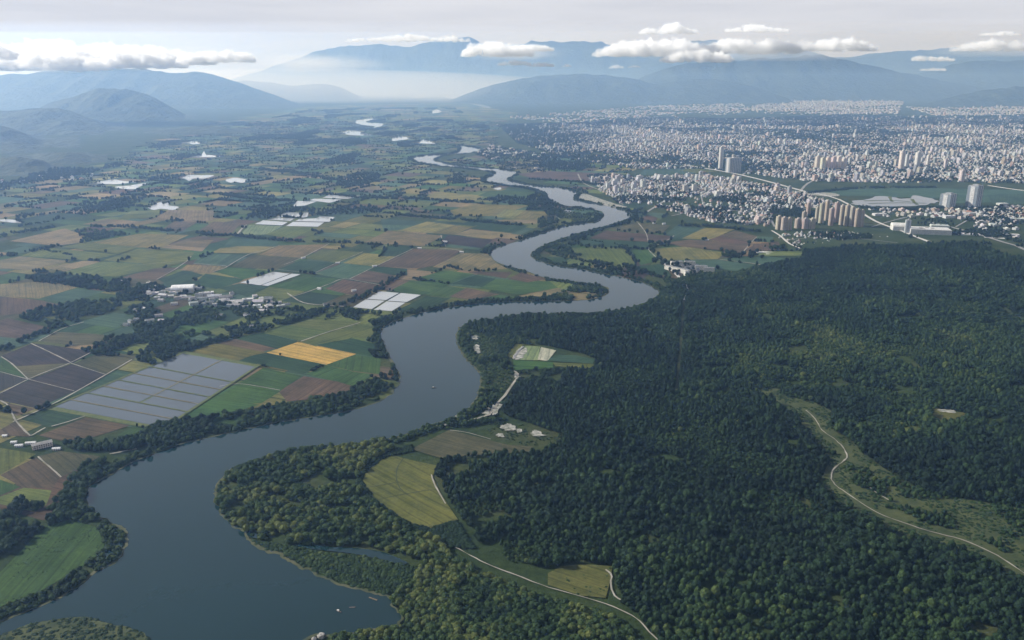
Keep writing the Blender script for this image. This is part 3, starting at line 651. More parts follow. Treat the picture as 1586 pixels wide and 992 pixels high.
ridge('mountain', [(1390, 160), (1430, 148), (1470, 140), (1520, 134), (1586, 132), (1700, 127), (1900, 140)], 166, 1500, .5, 10)
ridge('mountain', [(1290, 145), (1340, 125), (1400, 105), (1460, 95), (1520, 97), (1586, 103), (1700, 100), (1900, 110)], 153, 4000, .5, 11)
ridge('mountain', [(380, 128), (430, 112), (470, 98), (520, 80), (560, 72), (600, 70), (650, 72), (680, 66), (705, 62), (722, 58), (740, 61), (760, 68), (790, 70), (820, 66), (860, 66), (915, 64), (940, 72), (1000, 66), (1060, 64), (1130, 66), (1180, 70), (1230, 84), (1300, 92)], 146, 5000, .25, 12)
ridge('mountain', [(1080, 140), (1200, 100), (1290, 86), (1350, 80), (1420, 73), (1500, 69), (1586, 66), (1700, 64), (1900, 75)], 146, 6000, .25, 13)

# ------------------------------------------------------------------ haze: one closed body of air; it is shallow over the plain and deep over the far ranges
LID, STEP = 664.0, 13200.0
X0, X1, Y0, Y1, ZB = -70000., 70000., -12000., 72000., -6.
pr = [(Y0, ZB), (Y1, ZB), (Y1, 700.), (43500., 700.), (38500., 2850.), (34500., 2850.), (31000., 2250.), (19000., 1560.), (15000., 1050.), (STEP, LID), (2500., 775.), (Y0, 775.)]
n_ = len(pr)
v = [(X0, y, z) for y, z in pr] + [(X1, y, z) for y, z in pr]
f = [tuple(range(n_)), tuple(range(2 * n_ - 1, n_ - 1, -1))] + [(i, i + n_, (i + 1) % n_ + n_, (i + 1) % n_) for i in range(n_)]
def lid(y): return max(LID, 775 - (775 - LID) * (y - 2500) / 9900)
m, nt, out = new_mat('haze'); M_HAZE = m
pv = N(nt, 'ShaderNodeVolumePrincipled')
pv.inputs['Color'].default_value = (0.34, 0.57, 1.0, 1); pv.inputs['Absorption Color'].default_value = (1, 1, 1, 1); pv.inputs['Density'].default_value = 5.5e-5; pv.inputs['Anisotropy'].default_value = 0.42
nt.links.new(pv.outputs[0], out.inputs['Volume'])
hz = mesh_obj('haze', v, f, M_HAZE)
bm = bmesh.new(); bm.from_mesh(hz.data); bmesh.ops.recalc_face_normals(bm, faces=bm.faces); bm.to_mesh(hz.data); bm.free()
stuff(hz, 'pale blue haze thickening over the distant valley and mountains', 'haze')

# ------------------------------------------------------------------ mist lying in the valley under the far ranges
m, nt, out = new_mat('valley_mist'); M_MIST = m
pv = N(nt, 'ShaderNodeVolumePrincipled')
pv.inputs['Color'].default_value = (.97, .98, 1, 1); pv.inputs['Absorption Color'].default_value = (1, 1, 1, 1); pv.inputs['Density'].default_value = 1.1e-4; pv.inputs['Anisotropy'].default_value = 0.3
nt.links.new(pv.outputs[0], out.inputs['Volume'])
bm = bmesh.new(); bmesh.ops.create_icosphere(bm, subdivisions=5, radius=1)
for v_ in bm.verts:
    v_.co = Vector((v_.co.x * 11500, v_.co.y * 5000, max(v_.co.z * 900, -4 + v_.co.z)))
me = bpy.data.meshes.new('valley_mist'); bm.to_mesh(me); bm.free(); me.materials.append(M_MIST)
o = bpy.data.objects.new('valley_mist', me); COL.objects.link(o); o.location = (-7500, 25500, 2)
stuff(o, 'white mist lying in the valley below the highest mountains', 'mist')

# ------------------------------------------------------------------ clouds
m, nt, out = new_mat('cloud'); M_CLOUD = m
pv = N(nt, 'ShaderNodeVolumePrincipled')
pv.inputs['Color'].default_value = (1, 1, 1, 1); pv.inputs['Anisotropy'].default_value = 0.2
cn = noise_node(nt, 0.0062, 4, 0.6)
dm = N(nt, 'ShaderNodeMapRange'); dm.interpolation_type = 'SMOOTHSTEP'
dm.inputs['From Min'].default_value = 0.33; dm.inputs['From Max'].default_value = 0.56; dm.inputs['To Min'].default_value = 0.0; dm.inputs['To Max'].default_value = 0.016
nt.links.new(cn, dm.inputs['Value']); nt.links.new(dm.outputs[0], pv.inputs['Density'])
nt.links.new(pv.outputs[0], out.inputs['Volume'])
def cloud(px0, px1, pyt, pyb, D, label, n=None, depth=None, seed=0, group=None):
    rd = random.Random(seed)
    sc = D / F
    x0, x1 = (px0 - 793) * sc, (px1 - 793) * sc
    zb, zt = H + (122 - pyb) * sc, H + (122 - pyt) * sc
    t0_ = zt - zb; zb = max(zb, lid(D - 800) + 14); zt = max(zt, zb + .8 * t0_) + (.15 * t0_ if group else 0); W_ = x1 - x0; x0 -= .06 * W_; x1 += .06 * W_
    W, T = x1 - x0, zt - zb
    depth = depth or min(W * .6, 700)
    n = n or min(260, int(16 + W / max(T, 1) * 22))
    cx, cz = (x0 + x1) / 2, zb
    bm = bmesh.new()
    for k in range(n):
        t = rd.uniform(0, 1)
        env = (math.sin(math.pi * min(max(t, .02), .98))) ** .45 * (0.45 + 0.55 * vn1(t * 7 + seed))
        r_ = T * rd.choice((.16, .22, .3, .42)) * rd.uniform(.85, 1.2) * (.5 + .5 * env)
        zc = rd.uniform(0, 1) ** .7 * max(T * env - r_, T * .05) + r_ * .55
        mat_ = __import__('mathutils').Matrix.Translation((x0 + W * t - cx, rd.uniform(-.5, .5) * depth * env, zc)) @ __import__('mathutils').Matrix.Diagonal((rd.uniform(1.0, 1.35), rd.uniform(1, 1.3), rd.uniform(.8, 1), 1))
        bmesh.ops.create_icosphere(bm, subdivisions=2, radius=r_, matrix=mat_)
    me = bpy.data.meshes.new('cloud'); bm.to_mesh(me); bm.free()
    o = bpy.data.objects.new('cloud', me); COL.objects.link(o)
    md = o.modifiers.new('remesh', 'REMESH'); md.mode = 'VOXEL'; md.voxel_size = max(T / 30, W / 260, 4.5)
    dg = bpy.context.evaluated_depsgraph_get()
    me2 = bpy.data.meshes.new_from_object(o.evaluated_get(dg)); o.modifiers.clear()
    nv = len(me2.vertices); co = np.zeros(nv * 3, np.float32); no = np.zeros(nv * 3, np.float32)
    me2.vertices.foreach_get('co', co); me2.vertices.foreach_get('normal', no); co = co.reshape(-1, 3); no = no.reshape(-1, 3)
    for i in range(nv):
        p = Vector(co[i]) / T
        a = mnoise.fractal(p * 3.0 + Vector((seed, 0, 0)), .75, 2.2, 5)
        co[i] += no[i] * T * .20 * a
    co[:, 2] = np.where(co[:, 2] < T * .06, T * .06 + (co[:, 2] - T * .06) * .35, co[:, 2])   # flat base
    co[:, 2] = np.maximum(co[:, 2], lid(D - 900) + 6 - cz)
    me2.vertices.foreach_set('co', co.ravel()); me2.update()
    me2.materials.clear(); me2.materials.append(M_CLOUD)
    o.data = me2; o.location = (cx, D, cz)
    return tag(o, label, 'cloud', group)
m, nt, out = new_mat('thin_cloud'); M_VEIL = m
pv = N(nt, 'ShaderNodeVolumePrincipled')
pv.inputs['Color'].default_value = (1, 1, 1, 1); pv.inputs['Anisotropy'].default_value = 0.1
tg = N(nt, 'ShaderNodeTexCoord'); vm = N(nt, 'ShaderNodeVectorMath'); vm.operation = 'SUBTRACT'; vm.inputs[1].default_value = (.5, .5, .35)
nt.links.new(tg.outputs['Generated'], vm.inputs[0]); vl = N(nt, 'ShaderNodeVectorMath'); vl.operation = 'LENGTH'; nt.links.new(vm.outputs[0], vl.inputs[0])
fall = N(nt, 'ShaderNodeMapRange'); fall.interpolation_type = 'SMOOTHSTEP'
for k_, v_ in (('From Min', .08), ('From Max', .5), ('To Min', 1.0), ('To Max', 0.0)): fall.inputs[k_].default_value = v_
nt.links.new(vl.outputs['Value'], fall.inputs['Value'])
wis = N(nt, 'ShaderNodeMapRange'); wis.interpolation_type = 'SMOOTHSTEP'
for k_, v_ in (('From Min', .36), ('From Max', .66), ('To Min', 0.0), ('To Max', 0.0013)): wis.inputs[k_].default_value = v_
nt.links.new(noise_node(nt, 0.0022, 5, 0.6, 'Object', (.45, 1, 1.6)), wis.inputs['Value'])
nt.links.new(mth(nt, 'MULTIPLY', fall.outputs[0], wis.outputs[0]), pv.inputs['Density'])
nt.links.new(pv.outputs[0], out.inputs['Volume'])
def veil(px0, px1, pyt, pyb, D, label, depth=900, seed=0):
    sc = D / F; cx, hw = ((px0 + px1) / 2 - 793) * sc, (px1 - px0) / 2 * sc
    zb = max(H + (122 - pyb) * sc, lid(D - depth) + 8); T = (pyb - pyt) * sc
    bm = bmesh.new(); bmesh.ops.create_icosphere(bm, subdivisions=5, radius=1)
    for v_ in bm.verts:
        d = v_.co.copy(); q = Vector((d.x * hw / T * .35, d.y, d.z * .6))
        k = 1 + .5 * mnoise.fractal(q + Vector((seed, 0, 0)), .9, 2.0, 4)
        v_.co = Vector((d.x * hw * (1 + .12 * (k - 1)), d.y * depth * k, max(0, T * .3 + d.z * T * (.7 if d.z > 0 else .3) * k)))
    me = bpy.data.meshes.new('cloud'); bm.to_mesh(me); bm.free(); me.materials.append(M_VEIL)
    o = bpy.data.objects.new('cloud', me); COL.objects.link(o); o.location = (cx, D, zb)
    return tag(o, label, 'cloud')
def vn1(t): return float(vnoise(np.array([t]), np.array([0.5]), 1.0, 5)[0])
BANK = 'billowing cloud of the long bank hanging over the ridge beyond the paddies'
for i, (a, b_, t, q, D) in enumerate(((-140, 60, 62, 117, 11480), (20, 170, 66, 113, 12000), (110, 250, 68, 108, 11720), (60, 190, 84, 116, 11340), (190, 300, 78, 108, 11480), (250, 345, 80, 104, 12040), (320, 405, 82, 100, 11920), (-160, 80, 92, 118, 11200))):
    cloud(a, b_, t, q, D, BANK, seed=20 + i, group='cloud bank over the left ridge')
for i, (a, b_, t, q, D, lab) in enumerate((
        (730, 815, 65, 92, 11580, 'puffy white cloud in front of the slope beside the highest peak'), (795, 850, 72, 84, 11660, 'flat tail of white cloud beside the puffy one at the peak'),
        (776, 818, 94, 104, 11480, 'small flat cloud below the puffy one at the peak'), (818, 853, 97, 106, 11480, 'small white cloud over the mist, second of the low pair'),
        (868, 880, 100, 106, 11480, 'tiny white puff over the mist between the two cloud pairs'), (938, 956, 101, 108, 11480, 'tiny white puff below the long cloud'), (966, 982, 102, 107, 11480, 'tiny flat puff just beside another below the long cloud'),
        (925, 1090, 62, 92, 11720, 'large white cloud at the end of the long bank before the mountains'), (1020, 1110, 78, 100, 11440, 'low bright cloud hanging under the long bank'),
        (1060, 1210, 64, 88, 12040, 'broad middle cloud of the long bank before the mountains'), (1180, 1320, 66, 84, 11920, 'thinning far end cloud of the long bank'),
        (985, 1060, 46, 60, 12000, 'cloud floating just above the long bank'), (1110, 1190, 46, 57, 12000, 'flat grey cloud streak above the long bank'),
        (1450, 1590, 68, 84, 12040, 'flat cloud bank above the far ridge past the city'), (1385, 1440, 88, 98, 12000, 'small flat cloud floating before the far ridge'),
        (1400, 1432, 107, 115, 11480, 'small white cloud low above the valley mouth'), (1562, 1620, 112, 119, 11400, 'small cloud touching the edge of the view above the wooded hill'),
        (1480, 1530, 55, 62, 12040, 'thin pale cloud wisp high over the far ridge'), (560, 720, 60, 71, 12060, 'faint pale cloud strip behind the highest peak'))):
    cloud(a, b_, t, q, D, lab, seed=50 + i)

for a, b_, t, q, D, lab, sd in ((-220, 470, 66, 117, 12300, 'soft thin cloud sheet the long bank over the ridge is floating in', 1), (300, 640, 88, 116, 12250, 'faint misty cloud trailing from the end of the bank towards the highest peak', 2), (900, 1360, 60, 98, 12300, 'soft thin cloud sheet around the long bank before the mountains', 3),
                               (700, 880, 66, 96, 12200, 'soft veil around the puffy cloud beside the highest peak', 4), (1380, 1660, 62, 92, 12300, 'thin cloud sheet over the far ridge past the city', 5)):
    veil(a, b_, t, q, D, lab, seed=sd)

# ------------------------------------------------------------------ trees
LEAFPROTO = bpy.data.collections.new('tree_sources')          # sources for the masses, not in the scene
def crown_bm(bm, hgt, rad, base, shape, seed, tufts):
    rd = random.Random(seed)
    b2 = bmesh.new(); bmesh.ops.create_icosphere(b2, subdivisions=3, radius=1)
    zc, rz = (hgt + base) / 2, (hgt - base) / 2
    for v_ in b2.verts:
        d = v_.co.normalized()
        n1 = mnoise.noise(d * 1.7 + Vector((seed, 0, 0))); n2 = mnoise.noise(d * 4.2 + Vector((0, seed, 0))); n3 = mnoise.noise(d * 9 + Vector((0, 0, seed)))
        k = 1 + .26 * n1 + .22 * n2 + .14 * n3
        rr = rad * k
        if shape == 'cone': rr *= (1.0 - .62 * (d.z + 1) / 2) * 1.15
        elif shape == 'dome': rr *= 1.06 - .18 * max(0, -d.z)
        v_.co = Vector((d.x * rr, d.y * rr, zc + d.z * rz * (1 + .12 * n2 + .08 * n3)))
    co = [v_.co.copy() for v_ in b2.verts]
    vm = [bm.verts.new(c) for c in co]
    for fc in b2.faces: bm.faces.new([vm[q.index] for q in fc.verts])
    for k in range(tufts):                                     # leaf clumps standing off the crown
        p = rd.choice(co); c0 = Vector((0, 0, zc))
        p = p + (p - c0) * rd.uniform(-.05, .14)
        s = rad * rd.uniform(.10, .22)
        a = Vector((rd.gauss(0, 1), rd.gauss(0, 1), rd.gauss(0, .6))).normalized(); b3 = a.cross(Vector((rd.gauss(0, 1), rd.gauss(0, 1), rd.gauss(0, 1)))).normalized()
        q = [bm.verts.new(p + a * s + b3 * s * .3), bm.verts.new(p - a * s * .4 + b3 * s), bm.verts.new(p - a * s - b3 * s * .2), bm.verts.new(p + a * s * .3 - b3 * s)]
        bm.faces.new(q)
    b2.free()
def trunk_bm(bm, hgt, r0, seed):
    rd = random.Random(seed); prev = None
    for z, r in ((-1.0, r0 * 1.3), (hgt * .25, r0), (hgt * .55, r0 * .6), (hgt * .8, r0 * .25)):
        dx, dy = rd.uniform(-.2, .2), rd.uniform(-.2, .2)
        ring = [bm.verts.new((dx + r * math.cos(a * math.tau / 6), dy + r * math.sin(a * math.tau / 6), z)) for a in range(6)]
        if prev:
            for a in range(6): bm.faces.new((prev[a], prev[(a + 1) % 6], ring[(a + 1) % 6], ring[a]))
        prev = ring
    for a in range(3):                                          # limbs
        an = a * 2.1 + rd.uniform(0, 1); z = hgt * rd.uniform(.3, .5); L = hgt * .25
        p = Vector((0, 0, z)); e = p + Vector((math.cos(an), math.sin(an), .9)) * L; s = r0 * .35
        q1 = [bm.verts.new(p + Vector((math.cos(t) * s, math.sin(t) * s, 0))) for t in (0, 2.1, 4.2)]; tip = bm.verts.new(e)
        for t in range(3): bm.faces.new((q1[t], q1[(t + 1) % 3], tip))
KINDS = [(13, 4.0, 3.0, 'dome'), (12, 4.6, 2.5, 'dome'), (14, 3.6, 2.6, 'round'), (14, 4.3, 1.8, 'cone'), (15, 4.0, 2.0, 'cone'), (8.5, 4.4, 0.6, 'dome'), (7.5, 4.8, 0.3, 'dome'), (9.5, 4.0, 0.8, 'round'), (3.6, 2.9, -.4, 'dome'), (3.0, 3.3, -.4, 'dome'), (2.0, 2.2, -.4, 'dome')]
CROWN, TRUNK = [], []
for i, (hgt, rad, base, shp) in enumerate(KINDS):
    bm = bmesh.new(); crown_bm(bm, hgt, rad, base, shp, 31 + i * 7, 170 if i < 8 else 110)
    me = bpy.data.meshes.new('crown'); bm.to_mesh(me); bm.free(); me.materials.append(M_LEAF); CROWN.append(me)
    bm = bmesh.new(); trunk_bm(bm, hgt, .32 if hgt > 5 else .12, i)
    me = bpy.data.meshes.new('trunk'); bm.to_mesh(me); bm.free(); me.materials.append(M_BARK); TRUNK.append(me)
    bm = bmesh.new(); crown_bm(bm, hgt, rad, base, shp, 31 + i * 7, 170 if i < 8 else 110)
    nf = len(bm.faces)
    if hgt > 5: trunk_bm(bm, hgt, .32, i)
    bm.faces.ensure_lookup_table()
    for q in range(nf, len(bm.faces)): bm.faces[q].material_index = 1
    me = bpy.data.meshes.new('tree_source'); bm.to_mesh(me); bm.free(); me.materials.append(M_LEAF); me.materials.append(M_BARK)
    LEAFPROTO.objects.link(bpy.data.objects.new('tree_source_%02d' % i, me))

def make_tree_nodes():
    ng = bpy.data.node_groups.new('plant_mass', 'GeometryNodeTree')
    ng.interface.new_socket('Geometry', in_out='INPUT', socket_type='NodeSocketGeometry')
    ng.interface.new_socket('Geometry', in_out='OUTPUT', socket_type='NodeSocketGeometry')
    gi = ng.nodes.new('NodeGroupInput'); go = ng.nodes.new('NodeGroupOutput')
    ci = ng.nodes.new('GeometryNodeCollectionInfo'); ci.inputs['Collection'].default_value = LEAFPROTO
    ci.inputs['Separate Children'].default_value = True; ci.inputs['Reset Children'].default_value = True
    ip = ng.nodes.new('GeometryNodeInstanceOnPoints'); ip.inputs['Pick Instance'].default_value = True
    def na(name, typ):
        n = ng.nodes.new('GeometryNodeInputNamedAttribute'); n.data_type = typ; n.inputs['Name'].default_value = name
        return n.outputs['Attribute']
    ng.links.new(gi.outputs[0], ip.inputs['Points']); ng.links.new(ci.outputs[0], ip.inputs['Instance'])
    ng.links.new(na('kind', 'INT'), ip.inputs['Instance Index'])
    e2r = ng.nodes.new('FunctionNodeEulerToRotation'); ng.links.new(na('rot', 'FLOAT_VECTOR'), e2r.inputs[0]); ng.links.new(e2r.outputs[0], ip.inputs['Rotation'])
    ng.links.new(na('scl', 'FLOAT_VECTOR'), ip.inputs['Scale'])
    ng.links.new(ip.outputs[0], go.inputs[0])
    return ng
TREE_NG = make_tree_nodes()

def mass(name, P, label, cat):
    """one object for plants nobody could count; P: dict of arrays"""
    n = len(P['x'])
    me = bpy.data.meshes.new(name); me.vertices.add(n)
    me.vertices.foreach_set('co', np.stack([P['x'], P['y'], P['z']], -1).astype(np.float32).ravel())
    a = me.attributes.new('kind', 'INT', 'POINT'); a.data.foreach_set('value', P['k'].astype(np.int32))
    a = me.attributes.new('rot', 'FLOAT_VECTOR', 'POINT'); a.data.foreach_set('vector', np.stack([P['tx'], P['ty'], P['r']], -1).astype(np.float32).ravel())
    a = me.attributes.new('scl', 'FLOAT_VECTOR', 'POINT'); a.data.foreach_set('vector', np.stack([P['s'], P['s'], P['sz']], -1).astype(np.float32).ravel())
    a = me.attributes.new('tint', 'FLOAT', 'POINT'); a.data.foreach_set('value', P['t'].astype(np.float32))
    me.update()
    o = bpy.data.objects.new(name, me); COL.objects.link(o)
    md = o.modifiers.new('plants', 'NODES'); md.node_group = TREE_NG
    return stuff(o, label, cat)

def plants(x, y, kinds, smin, smax, tint, tvar=.14, src=0, szv=.15):
    n = len(x)
    s = rng.uniform(smin, smax, n)
    return dict(x=x, y=y, z=gz(x, y), k=rng.choice(kinds, n), r=rng.uniform(0, 6.28, n), tx=rng.normal(0, .06, n), ty=rng.normal(0, .06, n),
                s=s, sz=s * rng.uniform(1 - szv, 1 + szv, n), t=np.clip(tint + rng.normal(0, tvar, n), 0, 1), src=np.full(n, src))
def cat_(*ds): return {k: np.concatenate([d[k] for d in ds]) for k in ds[0]}
def take(P, m_): return {k: v_[m_] for k, v_ in P.items()}
def grid_in(poly, step, jit=.48, minus=(), wet=False):
    w = [at(min(max(p[0], -400), 2000), p[1]) for p in poly]
    xs_ = [p[0] for p in w]; ys_ = [p[1] for p in w]
    gx, gy = np.meshgrid(np.arange(min(xs_), max(xs_), step), np.arange(min(ys_), max(ys_), step * .9))
    gx = gx + (np.arange(gx.shape[0])[:, None] % 2) * step * .5
    gx = (gx + rng.uniform(-jit, jit, gx.shape) * step).ravel(); gy = (gy + rng.uniform(-jit, jit, gy.shape) * step).ravel()
    px, py, _ = proj(gx, gy, gz(gx, gy))
    m_ = inside(px, py, poly)
    if not wet: m_ &= ~inside(px, py, RIVER_PX)
    for q in minus: m_ &= ~inside(px, py, q)
    return gx[m_], gy[m_], px[m_], py[m_]
def strip(line, width, step, minus=(), ragged=.5):
    """points along a line of pixels, in a belt of given width in metres"""
    w = np.array([at(*p) for p in line]); out = []
    for a, b_ in zip(w[:-1], w[1:]):
        L = np.linalg.norm(b_ - a); n = max(1, int(L * width / (step * step)))
        t = rng.uniform(0, 1, n); d = (b_ - a) / max(L, 1e-6); nrm = np.array([-d[1], d[0]])
        out.append(a + (b_ - a) * t[:, None] + nrm * (rng.normal(0, .33, n) * width)[:, None])
    q = np.concatenate(out); px, py, _ = proj(q[:, 0], q[:, 1])
    m_ = ~inside(px, py, RIVER_PX)
    for k in minus: m_ &= ~inside(px, py, k)
    g = fbm(q[:, 0], q[:, 1], 60, 77)
    m_ &= ~inside(px, py, PADDY_PX)
    m_ &= g > ragged * .7
    return q[m_, 0], q[m_, 1]
def blob(px, py, cx, cy, rx, ry): return np.exp(-(((px - cx) / rx) ** 2 + ((py - cy) / ry) ** 2))

def ride_dist(px, py):
    d = np.full(px.shape, 1e9)
    for (x1, y1), (x2, y2) in zip(RIDE[:-1], RIDE[1:]):
        t = np.clip(((px - x1) * (x2 - x1) + (py - y1) * (y2 - y1)) / ((x2 - x1) ** 2 + (y2 - y1) ** 2), 0, 1)
        d = np.minimum(d, np.hypot(px - x1 - t * (x2 - x1), py - y1 - t * (y2 - y1)))
    return d

def on_field(px, py):
    r = np.zeros(px.shape, bool)
    for q in FIELD_PX: r |= inside(px, py, q)
    return r

TREES, BUSHES = [], []
# the forest
x, y, px, py = grid_in(P_FOREST, 5.3, minus=[P_CORRIDOR] + P_CLEAR)
keep = (ride_dist(px, py) > 3.6) & (fbm(x, y, 48, 101) > .27)
x, y, px, py = x[keep], y[keep], px[keep], py[keep]
lowf = fbm(x, y, 190, 3); midf = fbm(x, y, 55, 9)
tint = .11 + .46 * np.clip(lowf - .42, 0, 1) * 2 + .30 * (midf - .5)
tint += .20 * blob(px, py, 1190, 500, 120, 60) + .18 * blob(px, py, 1440, 560, 150, 26) + .22 * blob(px, py, 1500, 520, 90, 15) + .25 * blob(px, py, 1000, 880, 150, 45) + .2 * blob(px, py, 1200, 960, 180, 50) + .15 * blob(px, py, 1050, 660, 180, 40)
tint -= .18 * blob(px, py, 1480, 700, 150, 45) + .14 * blob(px, py, 780, 760, 90, 50) + .12 * blob(px, py, 1350, 900, 200, 90)
P = plants(x, y, [0, 1, 2, 3, 4], .36, .92, tint, .13, 0)
em = rng.random(len(x)) < .07; P['s'] = np.where(em, P['s'] * 1.5, P['s']); P['sz'] = np.where(em, P['sz'] * 1.55, P['sz'])
P['s'] *= .78 + .42 * midf; P['sz'] *= .75 + .5 * midf
cone_zone = fbm(x, y, 240, 21) > .52
P['k'] = np.where(cone_zone & (rng.random(len(x)) < .35), rng.choice([3, 4], len(x)), rng.choice([0, 1, 2], len(x)))
pale = rng.random(len(x)) < .02; P['t'] = np.where(pale, np.clip(P['t'] + .3, 0, .72), P['t'])
young = (fbm(x, y, 130, 33) < .35); P['s'] = np.where(young, P['s'] * .75, P['s']); P['sz'] = np.where(young, P['sz'] * .6, P['sz']); P['t'] = np.where(young, np.clip(P['t'] + .18, 0, 1), P['t'])
TREES.append(P)
# river-bend woods
x, y, px, py = grid_in(P_RIVERWOOD, 8.0, minus=P_CLEAR)
tr2 = np.min([np.hypot(px - a, py - b_) for a, b_ in smooth_line([(796, 576), (802, 583), (785, 610), (772, 625), (760, 642), (745, 648), (725, 654)], 8) + [(737, 542), (742, 548), (750, 582), (752, 592), (734, 524)]], axis=0)
ok = tr2 > 5.5; x, y, px, py = x[ok], y[ok], px[ok], py[ok]
gp = fbm(x, y, 42, 5) > .54; BUSHES.append(plants(x[~gp], y[~gp], [8, 9], .5, 1.0, .5, .14, 7)); x, y, px, py = x[gp], y[gp], px[gp], py[gp]
TREES.append(plants(x, y, [0, 1, 5, 6, 7], .55, 1.0, .36 + .4 * (fbm(x, y, 70, 8) - .5) + .3 * blob(px, py, 735, 600, 25, 60), .15, 1))
x, y, px, py = grid_in(P_PENWOOD, 6.6)
gp = fbm(x, y, 40, 15) > .30; x, y, px, py = x[gp], y[gp], px[gp], py[gp]
TREES.append(plants(x, y, [5, 6, 7, 1], .45, 1.15, .62 + .8 * (fbm(x, y, 45, 18) - .5) + .2 * blob(px, py, 560, 720, 60, 40), .14, 2))
x, y, px, py = grid_in(P_STRIP, 3.6)
BUSHES.append(plants(x, y, [8, 9], .7, 1.15, .22 + .2 * (fbm(x, y, 30, 1) - .5), .08, 3))
x, y, px, py = grid_in(P_REEDS, 3.0)
BUSHES.append(plants(x, y, [8, 9, 10], .4, 1.0, .46 + .45 * (fbm(x, y, 30, 4) - .5), .1, 4))
x, y, px, py = grid_in(P_ISLAND, 3.0, wet=True)
BUSHES.append(plants(x, y, [8, 9, 10], .5, .95, .30 + .25 * (fbm(x, y, 30, 4) - .5), .06, 5))
NEARFIELD = [(-20, 900), (0, 890), (70, 817), (110, 807), (150, 820), (160, 847), (140, 870), (67, 913), (0, 942), (-20, 950)]
x, y, px, py = grid_in(NEARFIELD, 3.4); gp = fbm(x, y, 16, 141, 3) > .56; BUSHES.append(plants(x[gp], y[gp], [10], .25, .55, .34, .08, 13))
# scrub below the backwater
x, y, px, py = grid_in(P_LOWER, 5.2)
band = fbm(x, y, 55, 40)
pathd = np.min([np.hypot(px - a, py - b_) for a, b_ in smooth_line([(706, 850), (760, 878), (850, 912), (950, 942), (1020, 992)], 12)], axis=0)
gp = (band > .38) & (pathd > 16); xa, ya, ba = x[gp], y[gp], band[gp]
TREES.append(plants(xa, ya, [5, 6, 7], .42, 1.05, .62 + .8 * (fbm(xa, ya, 40, 44) - .5), .13, 6))
gp = (band <= .42) & (pathd > 5) & (rng.random(len(x)) < .8); BUSHES.append(plants(x[gp], y[gp], [8, 9], .5, .9, .42, .12, 7))
x, y, px, py = grid_in(P_CORRIDOR, 4.6)
trd = np.min([np.hypot(px - a, (py - b_) * 1.3) for a, b_ in smooth_line([(1248, 637), (1262, 650), (1273, 668), (1290, 680), (1305, 694), (1312, 708), (1306, 716), (1292, 727), (1287, 740), (1293, 752), (1310, 765), (1350, 791), (1380, 805), (1440, 825), (1490, 838), (1530, 855), (1600, 900)], 8)], axis=0)
x, y, px, py = x[trd > 5], y[trd > 5], px[trd > 5], py[trd > 5]; trd = trd[trd > 5]; gp = (fbm(x, y, 22, 61) > .44); BUSHES.append(plants(x[gp], y[gp], [8, 9, 10], .35, .75, .38, .12, 8))
gp = (fbm(x, y, 36, 62) > .62) & (rng.random(len(x)) < .6) & (trd > 13); TREES.append(plants(x[gp], y[gp], [5, 7, 2], .4, .75, .4, .12, 8))
for q in P_CLEAR[1:]:
    x, y, px, py = grid_in(q, 5.0); gp = fbm(x, y, 18, 66) > .5; BUSHES.append(plants(x[gp], y[gp], [8, 10], .3, .6, .45, .1, 8))
# trees hugging the banks
def bank_belt(line_px, side, width, step, kinds, tint, src, smin=.5, smax=1.0, rag=.5):
    w = np.array([at(*p, 0.0) for p in smooth_line(line_px, 4)]); out = []
    for a, b_ in zip(w[:-1], w[1:]):
        L = np.linalg.norm(b_ - a); n = int(L * width / (step * step) + rng.random())
        if n < 1 or L < 1e-3: continue
        t = rng.uniform(0, 1, n); d = (b_ - a) / L; nrm = np.array([-d[1], d[0]]) * side
        out.append(a + (b_ - a) * t[:, None] + nrm * (rng.random(n) ** 1.4 * width + 4.0)[:, None])
    q = np.concatenate(out); px, py, _ = proj(q[:, 0], q[:, 1])
    m_ = ~inside(px, py, RIVER_PX) & (fbm(q[:, 0], q[:, 1], 70, 88) > rag * .75) & ~on_field(px, py)
    x, y = q[m_, 0], q[m_, 1]
    return plants(x, y, kinds, smin, smax, tint + .3 * (fbm(x, y, 60, 12) - .5), .13, src)
i1 = LEFT.index((612, 604)); i2 = LEFT.index((930, 462)); i3 = LEFT.index((765, 404)); i0 = LEFT.index((165, 808))
TREES.append(bank_belt(LEFT[:i0 + 1], 1, 26, 6.5, [5, 6, 7], .42, 9, .5, .85, .3))
TREES.append(bank_belt(LEFT[i0:i1 + 1], 1, 28, 6.2, [0, 1, 5, 6, 8], .42, 10, .35, 1.05, .66))
TREES.append(bank_belt(LEFT[i1:i2], 1, 30, 6.5, [0, 1, 5, 7], .30, 11, .5, .95, .45))
TREES.append(bank_belt(LEFT[i2:i3], 1, 26, 7, [1, 5, 6, 8], .32, 11, .4, .85, .4))
TREES.append(bank_belt(LEFT[i3:], 1, 34, 8, [1, 5, 7, 0], .26, 11, .5, .95, .5))
j0 = RIGHT.index((893, 300)); j1 = RIGHT.index((720, 503)); j2 = RIGHT.index((660, 662)); j3 = RIGHT.index((340, 790))
TREES.append(bank_belt(RIGHT[:j0 + 1], 1, 26, 9, [1, 5, 7], .32, 11, .5, .9, .5))
TREES.append(bank_belt(RIGHT[j0:j1 + 1], 1, 26, 7, [1, 5, 6, 7], .40, 11, .45, .9, .4))
TREES.append(bank_belt(RIGHT[j1:j2 + 1], 1, 14, 5.5, [5, 6, 7], .58, 1, .45, .8, .3))
TREES.append(bank_belt(RIGHT[j2:j3], 1, 16, 5, [5, 6, 1], .45, 2, .5, .85, .3))
